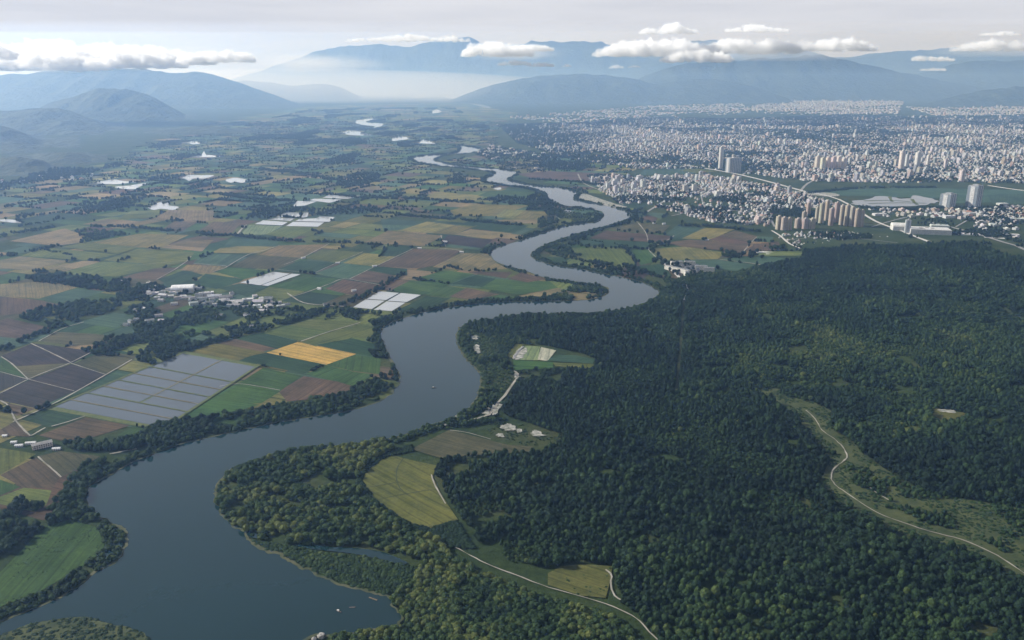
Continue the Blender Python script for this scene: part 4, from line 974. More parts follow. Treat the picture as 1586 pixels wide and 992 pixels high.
for q, st, kk, tt in (([(0, 800), (30, 780), (85, 790), (120, 800), (110, 807), (70, 817), (30, 855), (0, 885), (-60, 900), (-60, 800)], 7.5, [0, 1, 2, 5], .22),
                      ([(75, 790), (95, 772), (110, 745), (135, 722), (165, 712), (150, 740), (138, 765), (142, 795), (110, 805)], 7, [0, 1, 5], .2),
                      ([(150, 700), (165, 690), (230, 672), (270, 668), (290, 678), (240, 695), (190, 700)], 7, [0, 1, 2], .14), ([(215, 672), (260, 655), (330, 650), (340, 668), (260, 690)], 7, [0, 1, 5], .18),
                      ([(100, 690), (130, 684), (150, 690), (160, 700), (110, 700)], 6, [0, 1], .15),
                      ([(35, 425), (60, 418), (100, 425), (160, 432), (240, 440), (260, 450), (230, 462), (180, 462), (165, 452), (120, 446), (60, 438), (20, 440)], 9, [0, 1, 2, 5], .14),
                      ([(100, 472), (160, 455), (230, 462), (240, 480), (205, 488), (175, 484), (130, 498), (110, 510), (80, 507), (30, 494), (40, 485)], 9.5, [0, 1, 2, 5, 6], .2),
                      ([(210, 490), (240, 480), (330, 478), (400, 480), (470, 475), (510, 478), (490, 490), (400, 515), (330, 532), (280, 548), (230, 553), (215, 550), (240, 530), (185, 540), (150, 535), (180, 520), (200, 505)], 9.5, [0, 1, 2, 5, 6], .26),
                      ([(105, 541), (165, 533), (190, 540), (150, 552)], 8, [0, 1], .14), ([(212, 560), (222, 548), (245, 535), (272, 538), (284, 548), (250, 562), (225, 568)], 7.5, [0, 1, 2], .1),
                      ([(500, 482), (530, 478), (600, 490), (590, 505), (560, 500)], 8, [0, 1, 5], .18), ([(840, 456), (890, 445), (938, 450), (928, 463), (845, 466)], 7.5, [1, 5, 6], .3),
                      ([(833, 342), (850, 328), (868, 322), (875, 335), (860, 348), (832, 356)], 10, [0, 1, 2], .12), ([(812, 318), (838, 310), (862, 318), (850, 326), (825, 326)], 10, [0, 1], .12),
                      ([(870, 322), (925, 330), (930, 336), (890, 345), (875, 338)], 11, [5, 6, 7], .48), ([(905, 402), (870, 400), (845, 390), (870, 378), (900, 395)], 9, [1, 5, 6], .3),
                      ([(560, 545), (585, 548), (592, 560), (570, 560)], 7, [0, 1], .1), ([(540, 605), (560, 596), (590, 590), (600, 600), (560, 612)], 7.5, [0, 1, 5], .16), ([(330, 648), (420, 630), (520, 615), (590, 600), (600, 608), (520, 634), (400, 655), (330, 668)], 7.5, [0, 1, 5, 6], .24),
                      ([(115, 357), (150, 358), (214, 362), (140, 374), (128, 372)], 12, [0, 1, 5], .2), ([(1035, 428), (1045, 440), (1060, 465), (1030, 470), (1020, 460)], 7, [1, 5, 0], .35),
                      ([(1180, 385), (1195, 375), (1215, 380), (1215, 388), (1190, 390)], 9, [0, 1], .15), ([(1118, 398), (1126, 390), (1145, 396), (1135, 400)], 9, [0, 1], .2)):
    x, y, px, py = grid_in(q, st); gp = fbm(x, y, 48, 71) > (.36 if py.mean() > 560 else .47); x, y = x[gp], y[gp]
    TREES.append(plants(x, y, kk, .5, 1.1, tt + .14 + .7 * (fbm(x, y, 80, 13) - .5), .12, 12 if py.mean() < 650 else 10))
HEDGES = [([(140, 352), (200, 352), (240, 356), (280, 360), (330, 363)], 26), ([(0, 366), (40, 360), (85, 352)], 30), ([(310, 365), (370, 366), (420, 372), (465, 375)], 24), ([(465, 375), (560, 378), (640, 385)], 12),
          ([(600, 330), (640, 336), (700, 340), (770, 347), (850, 352)], 30), ([(600, 305), (660, 310), (735, 314)], 30), ([(0, 400), (45, 391), (88, 382)], 26), ([(500, 300), (540, 305), (600, 308)], 30), ([(780, 315), (840, 318)], 24),
          ([(0, 545), (30, 531), (55, 520), (95, 503)], 16), ([(500, 480), (545, 468), (575, 455), (600, 440), (625, 425)], 16), ([(150, 548), (205, 556)], 10), ([(300, 470), (380, 475), (470, 472)], 16), ([(240, 556), (330, 530), (420, 508), (505, 483)], 14),
          ([(640, 432), (690, 440)], 7), ([(820, 385), (905, 406), (985, 414)], 20), ([(585, 400), (600, 385)], 6), ([(330, 393), (310, 400)], 14), ([(180, 407), (200, 400)], 10), ([(135, 404), (160, 406)], 12), ([(70, 388), (110, 396)], 8), ([(500, 566), (480, 578)], 6),
          ([(369, 560), (469, 581)], 5), ([(200, 660), (250, 666)], 5), ([(500, 376), (520, 374), (560, 377)], 14),
          ([(1010, 400), (1026, 404)], 14), ([(970, 414), (1020, 430), (1050, 436)], 20), ([(1048, 350), (1110, 352), (1180, 360)], 30), ([(690, 412), (720, 421), (770, 420)], 10), ([(400, 262), (470, 270), (520, 280)], 50), ([(330, 300), (400, 310), (450, 312)], 40),
          ([(820, 278), (900, 283), (980, 296)], 30), ([(1250, 300), (1330, 292), (1450, 291)], 34), ([(1330, 322), (1400, 325), (1460, 322)], 36), ([(1180, 306), (1250, 330), (1330, 340)], 28), ([(960, 385), (1004, 386)], 5), ([(905, 372), (1000, 386)], 4)]
for line, w in HEDGES:
    x, y = strip(line, w, 7.5 if w > 8 else 5)
    TREES.append(plants(x, y, [0, 1, 2, 5], .45, 1.0 if w > 8 else .6, .24 + .3 * (fbm(x, y, 50, 10) - .5), .12, 12))
# scattered clumps and hedgerows over the far plain
for q, st, th in (([(-200, 350), (-200, 262), (150, 262), (240, 225), (480, 170), (700, 165), (760, 200), (640, 246), (760, 286), (600, 330), (300, 345)], 24, .63), (FARM_R, 22, .62), ([(380, 300), (600, 290), (850, 300), (870, 340), (760, 380), (600, 330)], 20, .66)):
    x, y, px, py = grid_in(q, st); gp = (fbm(x, y / 2.2, 330, 55, 4) > th) | (rng.random(len(x)) < .012); gp &= ~on_field(px, py); x, y = x[gp], y[gp]
    TREES.append(plants(x, y, [0, 1, 2, 5], .8, 1.5, .14, .1, 12))
far_edge = []
for w in FAR_EDGES:
    for k in range(4):
        a, b_ = np.array(w[k]), np.array(w[(k + 1) % 4]); c_ = (a + b_) / 2
        if c_[1] < 12000 and random.random() < (.34 if c_[1] > 3600 else .11):
            L = np.linalg.norm(b_ - a); n = int(L / (7 if c_[1] < 5000 else 11)); t = rng.uniform(0, 1, n)
            far_edge.append(a + (b_ - a) * t[:, None] + rng.normal(0, 2.5, (n, 2)))
q = np.concatenate(far_edge); px, py, _ = proj(q[:, 0], q[:, 1]); gp = ~inside(px, py, RIVER_PX) & ~on_field(px, py); q = q[gp]
TREES.append(plants(q[:, 0], q[:, 1], [0, 1, 2, 5], .5, 1.05, .15, .1, 12))

# ------------------------------------------------------------------ town
class Built:
    """collects boxes with colours and wall coordinates in metres"""
    def __init__(s): s.v, s.f, s.c, s.uv, s.m = [], [], [], [], []
    def quad(s, p, col, uv, mi):
        k = len(s.v); s.v += p; s.f.append(tuple(range(k, k + len(p)))); s.c += [(*col, 1)] * len(p); s.uv += uv; s.m.append(mi)
    def box(s, cx, cy, z0, w, d, h, rz, col, roof, lip=0, wm=0, rm=1):
        c, n = math.cos(rz), math.sin(rz)
        P = [(cx + a * c - b_ * n, cy + a * n + b_ * c) for a, b_ in ((-w / 2, -d / 2), (w / 2, -d / 2), (w / 2, d / 2), (-w / 2, d / 2))]
        o = random.uniform(0, 3)
        for i in range(4):
            a, b_ = P[i], P[(i + 1) % 4]; L = w if i % 2 == 0 else d
            s.quad([(*a, z0), (*b_, z0), (*b_, z0 + h), (*a, z0 + h)], col, [(o, 0), (o + L, 0), (o + L, h), (o, h)], wm)
        s.quad([(*p, z0 + h) for p in P], roof, [(0, 0)] * 4, rm)
    def gable(s, cx, cy, z0, w, d, h, rz, rise, roof, col, over=.6, rm=1, wm=0):
        c, n = math.cos(rz), math.sin(rz)
        T = lambda a, b_, z: (cx + a * c - b_ * n, cy + a * n + b_ * c, z)
        W, D_ = w / 2 + over, d / 2 + over; e = z0 + h - .15 + .02
        A, B_, C_, E = T(-W, -D_, e), T(W, -D_, e), T(W, D_, e), T(-W, D_, e); r1, r2 = T(-W, 0, e + rise), T(W, 0, e + rise)
        s.quad([A, B_, r2, r1], roof, [(0, 0)] * 4, rm); s.quad([C_, E, r1, r2], roof, [(0, 0)] * 4, rm)
        s.quad([B_, C_, r2], col, [(0, 0)] * 3, rm); s.quad([E, A, r1], col, [(0, 0)] * 3, rm)
    def vault(s, cx, cy, z0, w, d, rz, rise, col, seg=7, rm=1):
        c, n = math.cos(rz), math.sin(rz); T = lambda a, b_, z: (cx + a * c - b_ * n, cy + a * n + b_ * c, z)
        pr_ = [(-d / 2 * math.cos(math.pi * k / seg), rise * math.sin(math.pi * k / seg)) for k in range(seg + 1)]
        for (b0, h0), (b1, h1) in zip(pr_[:-1], pr_[1:]):
            s.quad([T(-w / 2, b0, z0 + h0), T(w / 2, b0, z0 + h0), T(w / 2, b1, z0 + h1), T(-w / 2, b1, z0 + h1)], col, [(0, 0)] * 4, rm)
        for sg in (-1, 1):
            s.quad([T(sg * w / 2, b_, z0 + h_) for b_, h_ in pr_], col, [(0, 0)] * len(pr_), rm)
    def build(s, name, mats, parent=None):
        me = bpy.data.meshes.new(name); me.from_pydata(s.v, [], s.f)
        for q in mats: me.materials.append(q)
        me.polygons.foreach_set('material_index', s.m)
        ca = me.color_attributes.new('Col', 'FLOAT_COLOR', 'POINT'); ca.data.foreach_set('color', np.array(s.c, np.float32).ravel())
        uv = me.uv_layers.new(name='UVMap'); li = np.zeros(len(me.loops), np.int32); me.loops.foreach_get('vertex_index', li)
        uv.data.foreach_set('uv', np.array(s.uv, np.float32)[li].ravel()); me.update()
        o = bpy.data.objects.new(name, me); COL.objects.link(o)
        if parent: o.parent = parent
        return o
WHITE, CREAM, GREY, TAN = (0.53, 0.535, 0.54), (0.45, 0.42, 0.385), (0.32, 0.33, 0.34), (0.38, 0.30, 0.23)
TILE, SLATE, CONC, PALE = (0.24, 0.12, 0.085), (0.13, 0.14, 0.15), (0.28, 0.275, 0.27), (0.52, 0.51, 0.50)
CITY_ANG = R(24)
def pick_wall():
    return vary(random.choices([WHITE, CREAM, GREY, TAN, (0.55, 0.45, 0.40)], [.56, .2, .1, .07, .07])[0], .12)
def pick_roof(): return vary(random.choices([PALE, CONC, TILE, SLATE], [.34, .34, .14, .18])[0], .2)

TOWN_A = [(770, 194), (900, 190), (1000, 182), (1150, 184), (1300, 178), (1450, 182), (1760, 176), (1760, 292), (1500, 283), (1390, 284), (1250, 281), (1180, 272), (1080, 262), (980, 262), (890, 250), (800, 222)]
TOWN_B = [(905, 270), (1000, 276), (1090, 272), (1200, 290), (1290, 315), (1325, 330), (1200, 352), (1100, 345), (1050, 330), (990, 316), (960, 318), (930, 295)]
TOWN_C = [(1205, 370), (1222, 362), (1300, 360), (1385, 370), (1405, 383), (1300, 384), (1240, 388)]
TOWN_D = [(1345, 325), (1440, 325), (1600, 320), (1760, 330), (1760, 400), (1580, 385), (1520, 366), (1440, 343), (1370, 336)]
TOWN_F = [(1150, 168), (1200, 158), (1300, 155), (1400, 158), (1390, 178), (1250, 178), (1170, 176)]
TOWN_G = [(780, 182), (1000, 165), (1150, 160), (1160, 176), (1000, 184), (880, 192)]
TOWN_H = [(760, 226), (850, 240), (890, 258), (840, 268), (790, 262), (735, 240)]
TOWN_I = [(0, 262), (80, 276), (150, 270), (130, 280), (0, 285)]
TOWN_J = [(1400, 166), (1480, 168), (1760, 158), (1760, 176), (1450, 180)]
NO_TOWN = [[(1110, 250), (1150, 245), (1160, 275), (1115, 275)], [(1380, 336), (1500, 340), (1520, 378), (1400, 380)], [(1455, 310), (1530, 305), (1530, 324), (1455, 324)], [(1195, 325), (1345, 320), (1345, 362), (1195, 362)]]
lots = []
for poly, step, hmin, hmax, tower, dens in ((TOWN_A, 37, 6, 14, .04, .76), (TOWN_B, 28, 6, 13, .03, .92), (TOWN_C, 19, 7, 13, .0, 1.5), (TOWN_D, 40, 6, 12, .01, .7), (TOWN_F, 80, 6, 16, .08, .5), (TOWN_G, 80, 6, 13, .02, .36), (TOWN_H, 60, 7, 15, .0, .42), (TOWN_I, 60, 6, 12, 0, .4), (TOWN_J, 75, 6, 15, .06, .45)):
    w = np.array([at(*p) for p in poly]); c0 = w.mean(0); ca_, sa = math.cos(CITY_ANG), math.sin(CITY_ANG)
    Rm = np.abs(w - c0).max() * 1.5
    for u in np.arange(-Rm, Rm, step):
        for v_ in np.arange(-Rm, Rm, step):
            uu, vv = u + random.uniform(-.3, .3) * step, v_ + random.uniform(-.3, .3) * step
            X, Y = c0[0] + uu * ca_ - vv * sa, c0[1] + uu * sa + vv * ca_
            if Y < 1000: continue
            px, py, dep = proj(X, Y); 
            if not inside(px, py, poly) or any(inside(px, py, q) for q in NO_TOWN) or inside(px, py, RIVER_PX): continue
            den = float(fbm(X, Y, 520, 91)) * .7 + float(fbm(X, Y, 1500, 17)) * .3
            if poly is TOWN_A and random.random() > max(.04, min(1, (py - 181) / 26)) * max(.15, min(1, (px - 790) / 160)): continue
            if random.random() > dens * min(1.2, max(.12, (den - .33) * 5.5)): continue
            fp = step * random.uniform(.30, .62); d_ = fp * random.uniform(.5, 1.0)
            h_ = random.uniform(hmin, hmax) * (.6 + .7 * den); tw = random.random() < tower * (den * 2) ** 3
            if tw: h_ = random.uniform(1.5, 3.4) * hmax; fp = random.uniform(16, 30); d_ = fp * random.uniform(.55, .9)
            lots.append(dict(x=X, y=Y, w=fp, d=d_, h=h_, rz=CITY_ANG + random.choice([0, math.pi / 2]) + random.gauss(0, .06), col=pick_wall(), roof=pick_roof(), tw=tw, px=float(px), py=float(py), size=math.sqrt(h_ * fp) / float(dep) * F, poly=poly))
lots.sort(key=lambda q: -q['size'] if -60 < q['px'] < 1640 else 0)
def town_building(B_, q, wx, wy, rz, RB_=None):
    RB_ = RB_ or B_; w, d_, h_ = q['w'], q['d'], q['h']
    if not q['tw'] and h_ < 11 and q['roof'][0] > q['roof'][2] * 1.5:
        B_.box(wx, wy, -1, w, d_, h_ + 1, rz, q['col'], q['roof']); RB_.gable(wx, wy, 0, w, d_, h_, rz, d_ * .28, q['roof'], q['col'])
    else:
        B_.box(wx, wy, -1, w, d_, h_ + 1, rz, q['col'], q['roof'])
        k = random.uniform(.2, .35)
        RB_.box(wx + math.cos(rz) * w * .2, wy + math.sin(rz) * w * .2, h_ + .02, w * k, d_ * .5, 3.2, rz, q['col'], CONC, wm=1)
        if q['tw'] or random.random() < .3:
            B_.box(wx - math.sin(rz) * d_ * .3, wy + math.cos(rz) * d_ * .3, -1, w * .72, d_ * .8, h_ * random.uniform(.55, .8) + 1, rz, vary(q['col'], .05), q['roof'])
NB = 225
LOTGROUP = [(TOWN_B, 'small white and cream building in the town between the river meadows and the tan towers', 'town buildings beside the river meadows'), (TOWN_C, 'low white house in the rows between the forest and the tan towers', 'white houses at the forest edge'),
            (TOWN_D, 'low building scattered among trees around the white factory', 'low buildings around the factory'), (TOWN_A, 'taller pale apartment building in the city beyond the highway', 'larger apartment buildings of the city')]
inv = [q for q in lots if -30 < q['px'] < 1610][:NB]
chosen = set(id(q) for q in inv)
for q in inv:
    lab, grp = next(((l, g) for p, l, g in LOTGROUP if p is q['poly']), ('pale building at the edge of the city by the river bend', 'buildings at the city edge'))
    r_ = empty('apartment_building' if q['h'] > 11 else 'house', (q['x'], q['y'], 0), q['rz']); tag(r_, lab, 'building' if q['h'] > 11 else 'house', grp)
    r_['label'] = lab if q['h'] > 11 else lab.replace('building', 'house')
    if q['h'] <= 11: r_['group'] = grp.replace('buildings', 'houses')
    B_, T_ = Built(), Built(); town_building(B_, q, 0, 0, 0, T_)
    B_.build('wall', [M_WALL, M_ROOF], r_); T_.build('roof', [M_WALL, M_ROOF], r_)
B_ = Built()
for q in lots:
    if id(q) not in chosen: town_building(B_, q, q['x'], q['y'], q['rz'])
stuff(B_.build('city', [M_WALL, M_ROOF]), 'dense mass of small pale buildings filling the valley floor beyond the river', 'city')
# trees between the houses
for poly, st, th in ((TOWN_A, 25, .36), (TOWN_B, 17, .52), (TOWN_C, 15, .62), (TOWN_D, 19, .52), ([(1345, 352), (1460, 345), (1600, 385), (1600, 396), (1510, 381), (1440, 383), (1380, 384)], 18, .62), (TOWN_H, 26, .4), ([(1195, 325), (1345, 322), (1345, 350), (1195, 350)], 20, .6)):
    x, y, px, py = grid_in(poly, st); gp = fbm(x, y, 160, 95) > th; x, y = x[gp], y[gp]
    TREES.append(plants(x, y, [0, 1, 2, 5], .6, 1.2, .14, .1, 12))

# landmark buildings, each with its parts
def base_at(px, py): x, y = at(px, py, 0.0); return x, y, float(proj(x, y)[2])
def tower(name, px, py, wpx, hpx, col, label, cat='tower', group=None, dk=.7, rz=None, mat=None, crown=True, fins=5, finc=None):
    """a tower whose foot stands at the pixel; width and height in pixels at its distance"""
    x, y, dep = base_at(px, py); w = wpx * dep / F; h = hpx * dep / F
    rz = CITY_ANG if rz is None else rz
    w /= (abs(math.cos(rz)) + dk * abs(math.sin(rz))); d_ = w * dk
    r_ = tag(empty(name, (x, y + d_ * .5, 0), rz), label, cat, group)
    B_ = Built(); B_.box(0, 0, -1, w, d_, h + 1, 0, tuple(v * .9 for v in col), CONC, wm=0); B_.build('wall', [mat or M_TOWER, M_ROOF], r_)
    for s in range(fins):                                       # projecting piers between the window bays
        t = (s + .5) / fins - .5
        for sy in (-1, 1):
            K = Built(); K.box(t * w, sy * (d_ / 2 + .5), 0, w / fins * .42, 1.0, h * .985, 0, finc or vary(col, .05), PALE, wm=1); K.build('pier', [M_WALL, M_ROOF], r_)
    for sx in (-1, 1):
        K = Built(); K.box(sx * (w / 2 + .45), 0, 0, .9, d_ * .4, h * .985, 0, finc or vary(col, .05), PALE, wm=1); K.build('pier', [M_WALL, M_ROOF], r_)
    if crown:
        K = Built(); K.box(0, 0, h + .02, w * .94, d_ * .9, 1.6, 0, col, CONC, wm=1); K.box(w * .08, 0, h + 1.65, w * .4, d_ * .5, 4.5, 0, col, CONC, wm=1); K.build('roof', [M_WALL, M_ROOF], r_)
    return r_
TANS = (0.41, 0.35, 0.29)
for i, (px, py, w, hh) in enumerate(((1245, 347, 7, 18), (1252, 335, 7, 20), (1265, 344, 6, 22), (1272, 346, 8, 30), (1280, 342, 7, 30), (1287, 350, 8, 26), (1295, 345, 8, 30), (1303, 349, 7, 30), (1311, 350, 8, 31), (1319, 351, 8, 29), (1327, 352, 8, 27), (1334, 352, 7, 25))):
    tower('residential_tower', px, py, w, hh, vary(TANS, .06), 'slim tan residential tower in the tight cluster behind the white houses', 'tower', 'tan towers of the cluster', fins=3)
for i, (px, py, w, hh) in enumerate(((1206, 356, 9, 20), (1214, 357, 9, 19), (1222, 357, 9, 18), (1236, 354, 10, 14), (1247, 355, 10, 15), (1258, 355, 10, 15))):
    tower('apartment_block', px, py, w, hh, vary((0.43, 0.37, 0.31), .06), 'tan apartment block in the lower front row of the tower cluster', 'building', 'tan blocks in front of the tower cluster', fins=4)
BLUEG = (0.30, 0.33, 0.36)
for px, py, w, hh, lab in ((1471, 321, 26, 19, 'broad grey office block with pale end wall beside the reservoir'), (1511, 321, 25, 32, 'tall grey twin-slab office tower, the highest near the reservoir')):
    r_ = tower('office_tower', px, py, w, hh, BLUEG, lab, 'tower', dk=.8, mat=M_CURTAIN, fins=3, finc=(.5, .51, .52), rz=R(38))
tower('office_tower', 1137, 268, 22, 22, (0.36, 0.37, 0.38), 'broad grey block with vertical piers where the highway enters the city', 'tower', dk=.7, fins=7, finc=(.42, .42, .42), mat=M_CURTAIN, rz=R(12))
tower('slim_tower', 1116, 263, 7, 34, (0.56, 0.55, 0.53), 'slim pale high tower beside the broad grey block', 'tower', fins=2)
for px, py, w, hh, lab in ((1396, 263, 9, 28, 'tall pale tower in front of the dark gap in the city'), (1404, 260, 6, 20, 'narrow pale tower just beside the taller one in the city'), (1421, 259, 9, 22, 'stepped pale tower over the dark wooded gap'), (1437, 258, 5, 16, 'thin white tower at the end of the wooded gap'), (1464, 262, 5, 15, 'reddish thin tower beyond the wooded gap'), (1490, 282, 9, 17, 'pale slab tower at the near edge of the city')):
    tower('city_tower', px, py, w, hh, vary((0.6, 0.58, 0.55), .06), lab, 'tower', fins=2)
for i in range(6):
    tower('apartment_slab', 1266 + i * 8.2, 262 + (i % 2) * 1.5, 8, 19 - (i % 3), vary((0.62, 0.57, 0.5), .06), 'cream apartment slab in the row standing shoulder to shoulder in the city', 'building', 'row of cream slabs', fins=2)
def hall(name, px, py, L, W, h, rz, label, cat, col=WHITE, roof=PALE, kind='flat', group=None, extra=()):
    x, y, dep = base_at(px, py)
    r_ = tag(empty(name, (x, y, 0), rz), label, cat, group)
    B_ = Built(); B_.box(0, 0, -1, L, W, h + 1, 0, col, roof); B_.build('wall', [M_WALL, M_ROOF], r_)
    K = Built()
    if kind == 'gable': K.gable(0, 0, 0, L, W, h, 0, W * .26, roof, col)
    elif kind == 'vault': K.vault(0, 0, h + .03, L, W * .96, 0, W * .18, roof)
    else:
        K.box(0, 0, h + .02, L * .97, W * .94, .8, 0, col, roof, wm=1)
        for k in range(3): K.box(L * random.uniform(-.35, .35), W * random.uniform(-.25, .25), h + .85, L * .08, W * .16, 1.8, 0, CONC, CONC, wm=1)
    K.build('roof', [M_WALL, M_ROOF], r_)
    return r_
# the factory by the forest
fx = R(-14)
hall('factory', 1438, 364, 150, 70, 26, fx, 'long white factory hall with pale flat roof behind the forest edge', 'factory', (.62, .62, .6), (.55, .55, .54))
hall('factory_wing', 1393, 357, 62, 60, 20, fx, 'rounded white wing at the road end of the factory', 'factory', (.66, .66, .64), (.6, .6, .58), 'vault')
tower('stair_tower', 1406, 364, 9, 22, (0.42, 0.45, 0.48), 'square grey stair tower joining the factory and its wing', 'tower', fins=2, dk=1, rz=fx)
hall('warehouse', 1428, 375, 90, 40, 10, fx, 'low pale warehouse between the factory and the forest', 'warehouse', (.5, .52, .54), (.6, .6, .6))
hall('warehouse', 1475, 374, 100, 42, 9, fx, 'low white warehouse with cluttered roof beside the forest edge', 'warehouse', WHITE, (.66, .66, .65))
hall('warehouse', 1590, 394, 70, 40, 16, fx, 'long white building cut by the edge of the view behind the forest', 'warehouse', (.66, .65, .62), (.6, .6, .58))
hall('warehouse', 1362, 334, 60, 26, 9, R(10), 'white warehouse beside the reservoir road', 'warehouse', WHITE, (.6, .6, .6))
for px, py, L in ((1540, 372, 70), (1565, 366, 60), (1520, 345, 50), (1502, 332, 60)):
    hall('depot', px, py, L, 24, 8, R(-20), 'low grey depot in the yards beside the road past the factory', 'warehouse', (.4, .41, .42), (.5, .5, .5), group='depots past the factory')
for px, py, L, W, a, lab in ((1455, 352, 70, 34, -16, 'pale flat hall behind the factory, nearest the reservoir trees'), (1340, 372, 46, 20, -10, 'white low hall among the white houses at the forest edge'), (1372, 376, 40, 20, -8, 'pale hall at the end of the white houses by the highway'), (1500, 366, 80, 36, -18, 'broad pale roofed hall beside the road past the factory'),
                             (1545, 350, 64, 30, -14, 'pale hall in the yards beyond the road past the factory'), (1575, 342, 70, 30, -12, 'large pale hall farthest out among the yards'), (1470, 338, 50, 24, 8, 'pale hall just below the two grey office towers'), (1530, 326, 60, 26, 4, 'low podium hall at the foot of the tall grey tower'), (1552, 318, 46, 30, 10, 'small white hall beside the tall grey tower')):
    hall('industrial_hall', px, py, L, W, random.uniform(8, 13), R(a), lab, 'hall', vary((.56, .57, .57), .1), vary((.52, .53, .53), .12))
# the riverside compound
x0, y0, d0 = base_at(1062, 424)
for px, py, L, W, rz, lab in ((1049, 421, 95, 16, R(-50), 'long white wing of the riverside compound facing the pale road'), (1048, 411, 40, 16, R(8), 'white wing with a raised roof hut at the back of the riverside compound'), (1068, 411, 36, 14, R(-8), 'short white wing at the back of the riverside compound'),
                              (1066, 427, 26, 14, R(10), 'white end block of the riverside compound at the forest edge'), (1086, 418, 40, 14, R(-10), 'low white hall among sheds behind the riverside compound'), (1098, 421, 34, 14, R(-12), 'outermost white hall behind the riverside compound')):
    hall('compound_wing', px, py, L, W, 13, rz, lab, 'building', (.68, .66, .6), (.2, .21, .22))
for k, (px, py) in enumerate(((1060, 414), (1066, 417), (1073, 415), (1060, 419), (1070, 421), (1079, 421), (1078, 414))):
    hall('grey_shed', px, py, 24, 13, 6, R(20 + 8 * k), 'dark roofed shed in the yard of the riverside compound', 'shed', (.35, .36, .37), (.13, .14, .15), 'gable', 'sheds in the riverside compound')
for px, py, L in ((1185, 394, 70), (1200, 398, 60), (1212, 402, 40)):
    hall('greenhouse', px, py, L, 18, 5, R(-18), 'white roofed shed at the meadow corner below the forest edge', 'shed', WHITE, (.72, .72, .7), 'gable', 'white sheds at the meadow corner')
# the village among the trees
hall('village_hall', 284, 452, 62, 44, 12, R(12), 'white hall with a broad vaulted roof in the village', 'hall', (.62, .61, .58), (.72, .72, .72), 'vault')
VL = [(238, 456, 46, 18, 10), (253, 460, 40, 16, -12), (262, 450, 34, 14, 20), (306, 448, 40, 18, 8), (320, 456, 66, 20, 24), (333, 462, 60, 18, 22), (312, 464, 50, 16, 18), (350, 462, 56, 20, 26), (345, 470, 50, 16, 20), (366, 470, 60, 22, 12), (384, 466, 50, 18, 14), (400, 470, 46, 24, 8), (398, 477, 34, 16, 10), (380, 478, 44, 14, 14), (416, 466, 34, 14, 20)]
for k, (px, py, L, W, a) in enumerate(VL):
    hall('village_shed', px, py, L * .62, W * .8, random.uniform(5, 8), R(a), 'low pale roofed shed in the village street', 'shed', vary(WHITE, .2), vary(random.choice([PALE, PALE, CONC]), .2), 'gable' if k % 2 else 'flat', 'pale sheds of the village')
for k in range(74):
    t = random.random(); px, py = 230 + 205 * t + random.gauss(0, 8), 455 + 19 * t + random.gauss(0, 7)
    hall('village_house', px, py, random.uniform(11, 24), random.uniform(8, 13), random.uniform(4, 8), R(random.uniform(-10, 40)), 'small pale house packed among the village sheds', 'house', vary(WHITE, .25), vary(random.choice([PALE, PALE, CONC, SLATE]), .2), random.choice(['gable', 'flat', 'gable']), 'houses among the village sheds')
for k, (px, py) in enumerate(((212, 483), (222, 480), (232, 486), (246, 491), (203, 500), (212, 497), (196, 505), (232, 499), (250, 499), (340, 491), (382, 490), (392, 508), (505, 474), (180, 440), (188, 438), (335, 488))):
    hall('cottage', px, py, random.uniform(13, 22), 10, 6, R(random.uniform(-40, 40)), 'small pale cottage among the trees around the village', 'cottage', vary(WHITE, .12), vary(random.choice([CONC, SLATE, PALE]), .15), 'gable', 'cottages around the village')
hall('farmhouse', 66, 693, 30, 11, 8, R(36), 'long two storey farmhouse with pale pitched roof near the river bend', 'farmhouse', (.55, .48, .43), (.42, .40, .38), 'gable')
for px, py, L, lab in ((30, 692, 12, 'white shed at the track end beside the farmhouse'), (48, 688, 16, 'white low shed touching the yard of the farmhouse'), (22, 687, 9, 'small white hut at the field corner past the farmhouse'), (88, 697, 12, 'white hut on the river side of the farmhouse'), (8, 677, 7, 'tiny white hut on the brown field above the farmhouse')):
    hall('farm_shed', px, py, L, 6, 3.5, R(10), lab, 'shed', WHITE, (.66, .66, .66), 'gable')
for k in range(10):
    px, py = lerp((794, 557), (809, 538), (k + .5) / 10)
    hall('garden_shed', px + random.uniform(-2, 2), py, random.uniform(4, 7), 4, 2.8, R(random.uniform(20, 50)), 'small pale shed in the row beside the forest meadow', 'shed', vary((.5, .48, .45), .3), vary((.5, .5, .5), .3), 'gable', 'sheds beside the forest meadow')
for px, py, lab in ((715, 392, 'white barn at the end of the track by the river'), (650, 386, 'small barn beside the track across the brown fields'), (470, 401, 'small barn on the corner of the tan field'), (523, 409, 'field hut at a crossing of farm tracks'), (580, 414, 'field hut beside the reddish ploughed field'), (495, 449, 'pale hut beside the reddish brown field'), (548, 452, 'white barn by the treeline of the long hedge'),
                    (690, 376, 'tiny hut at the kink of the farm track'), (1013, 347, 'white hut on the grey green river meadow'), (1028, 348, 'second white hut on the river meadow near the town'), (1095, 373, 'hut in the middle of the river meadows')):
    hall('barn', px, py, 14, 8, 5, R(random.uniform(-30, 40)), lab, 'barn', WHITE, (.5, .5, .5), 'gable')

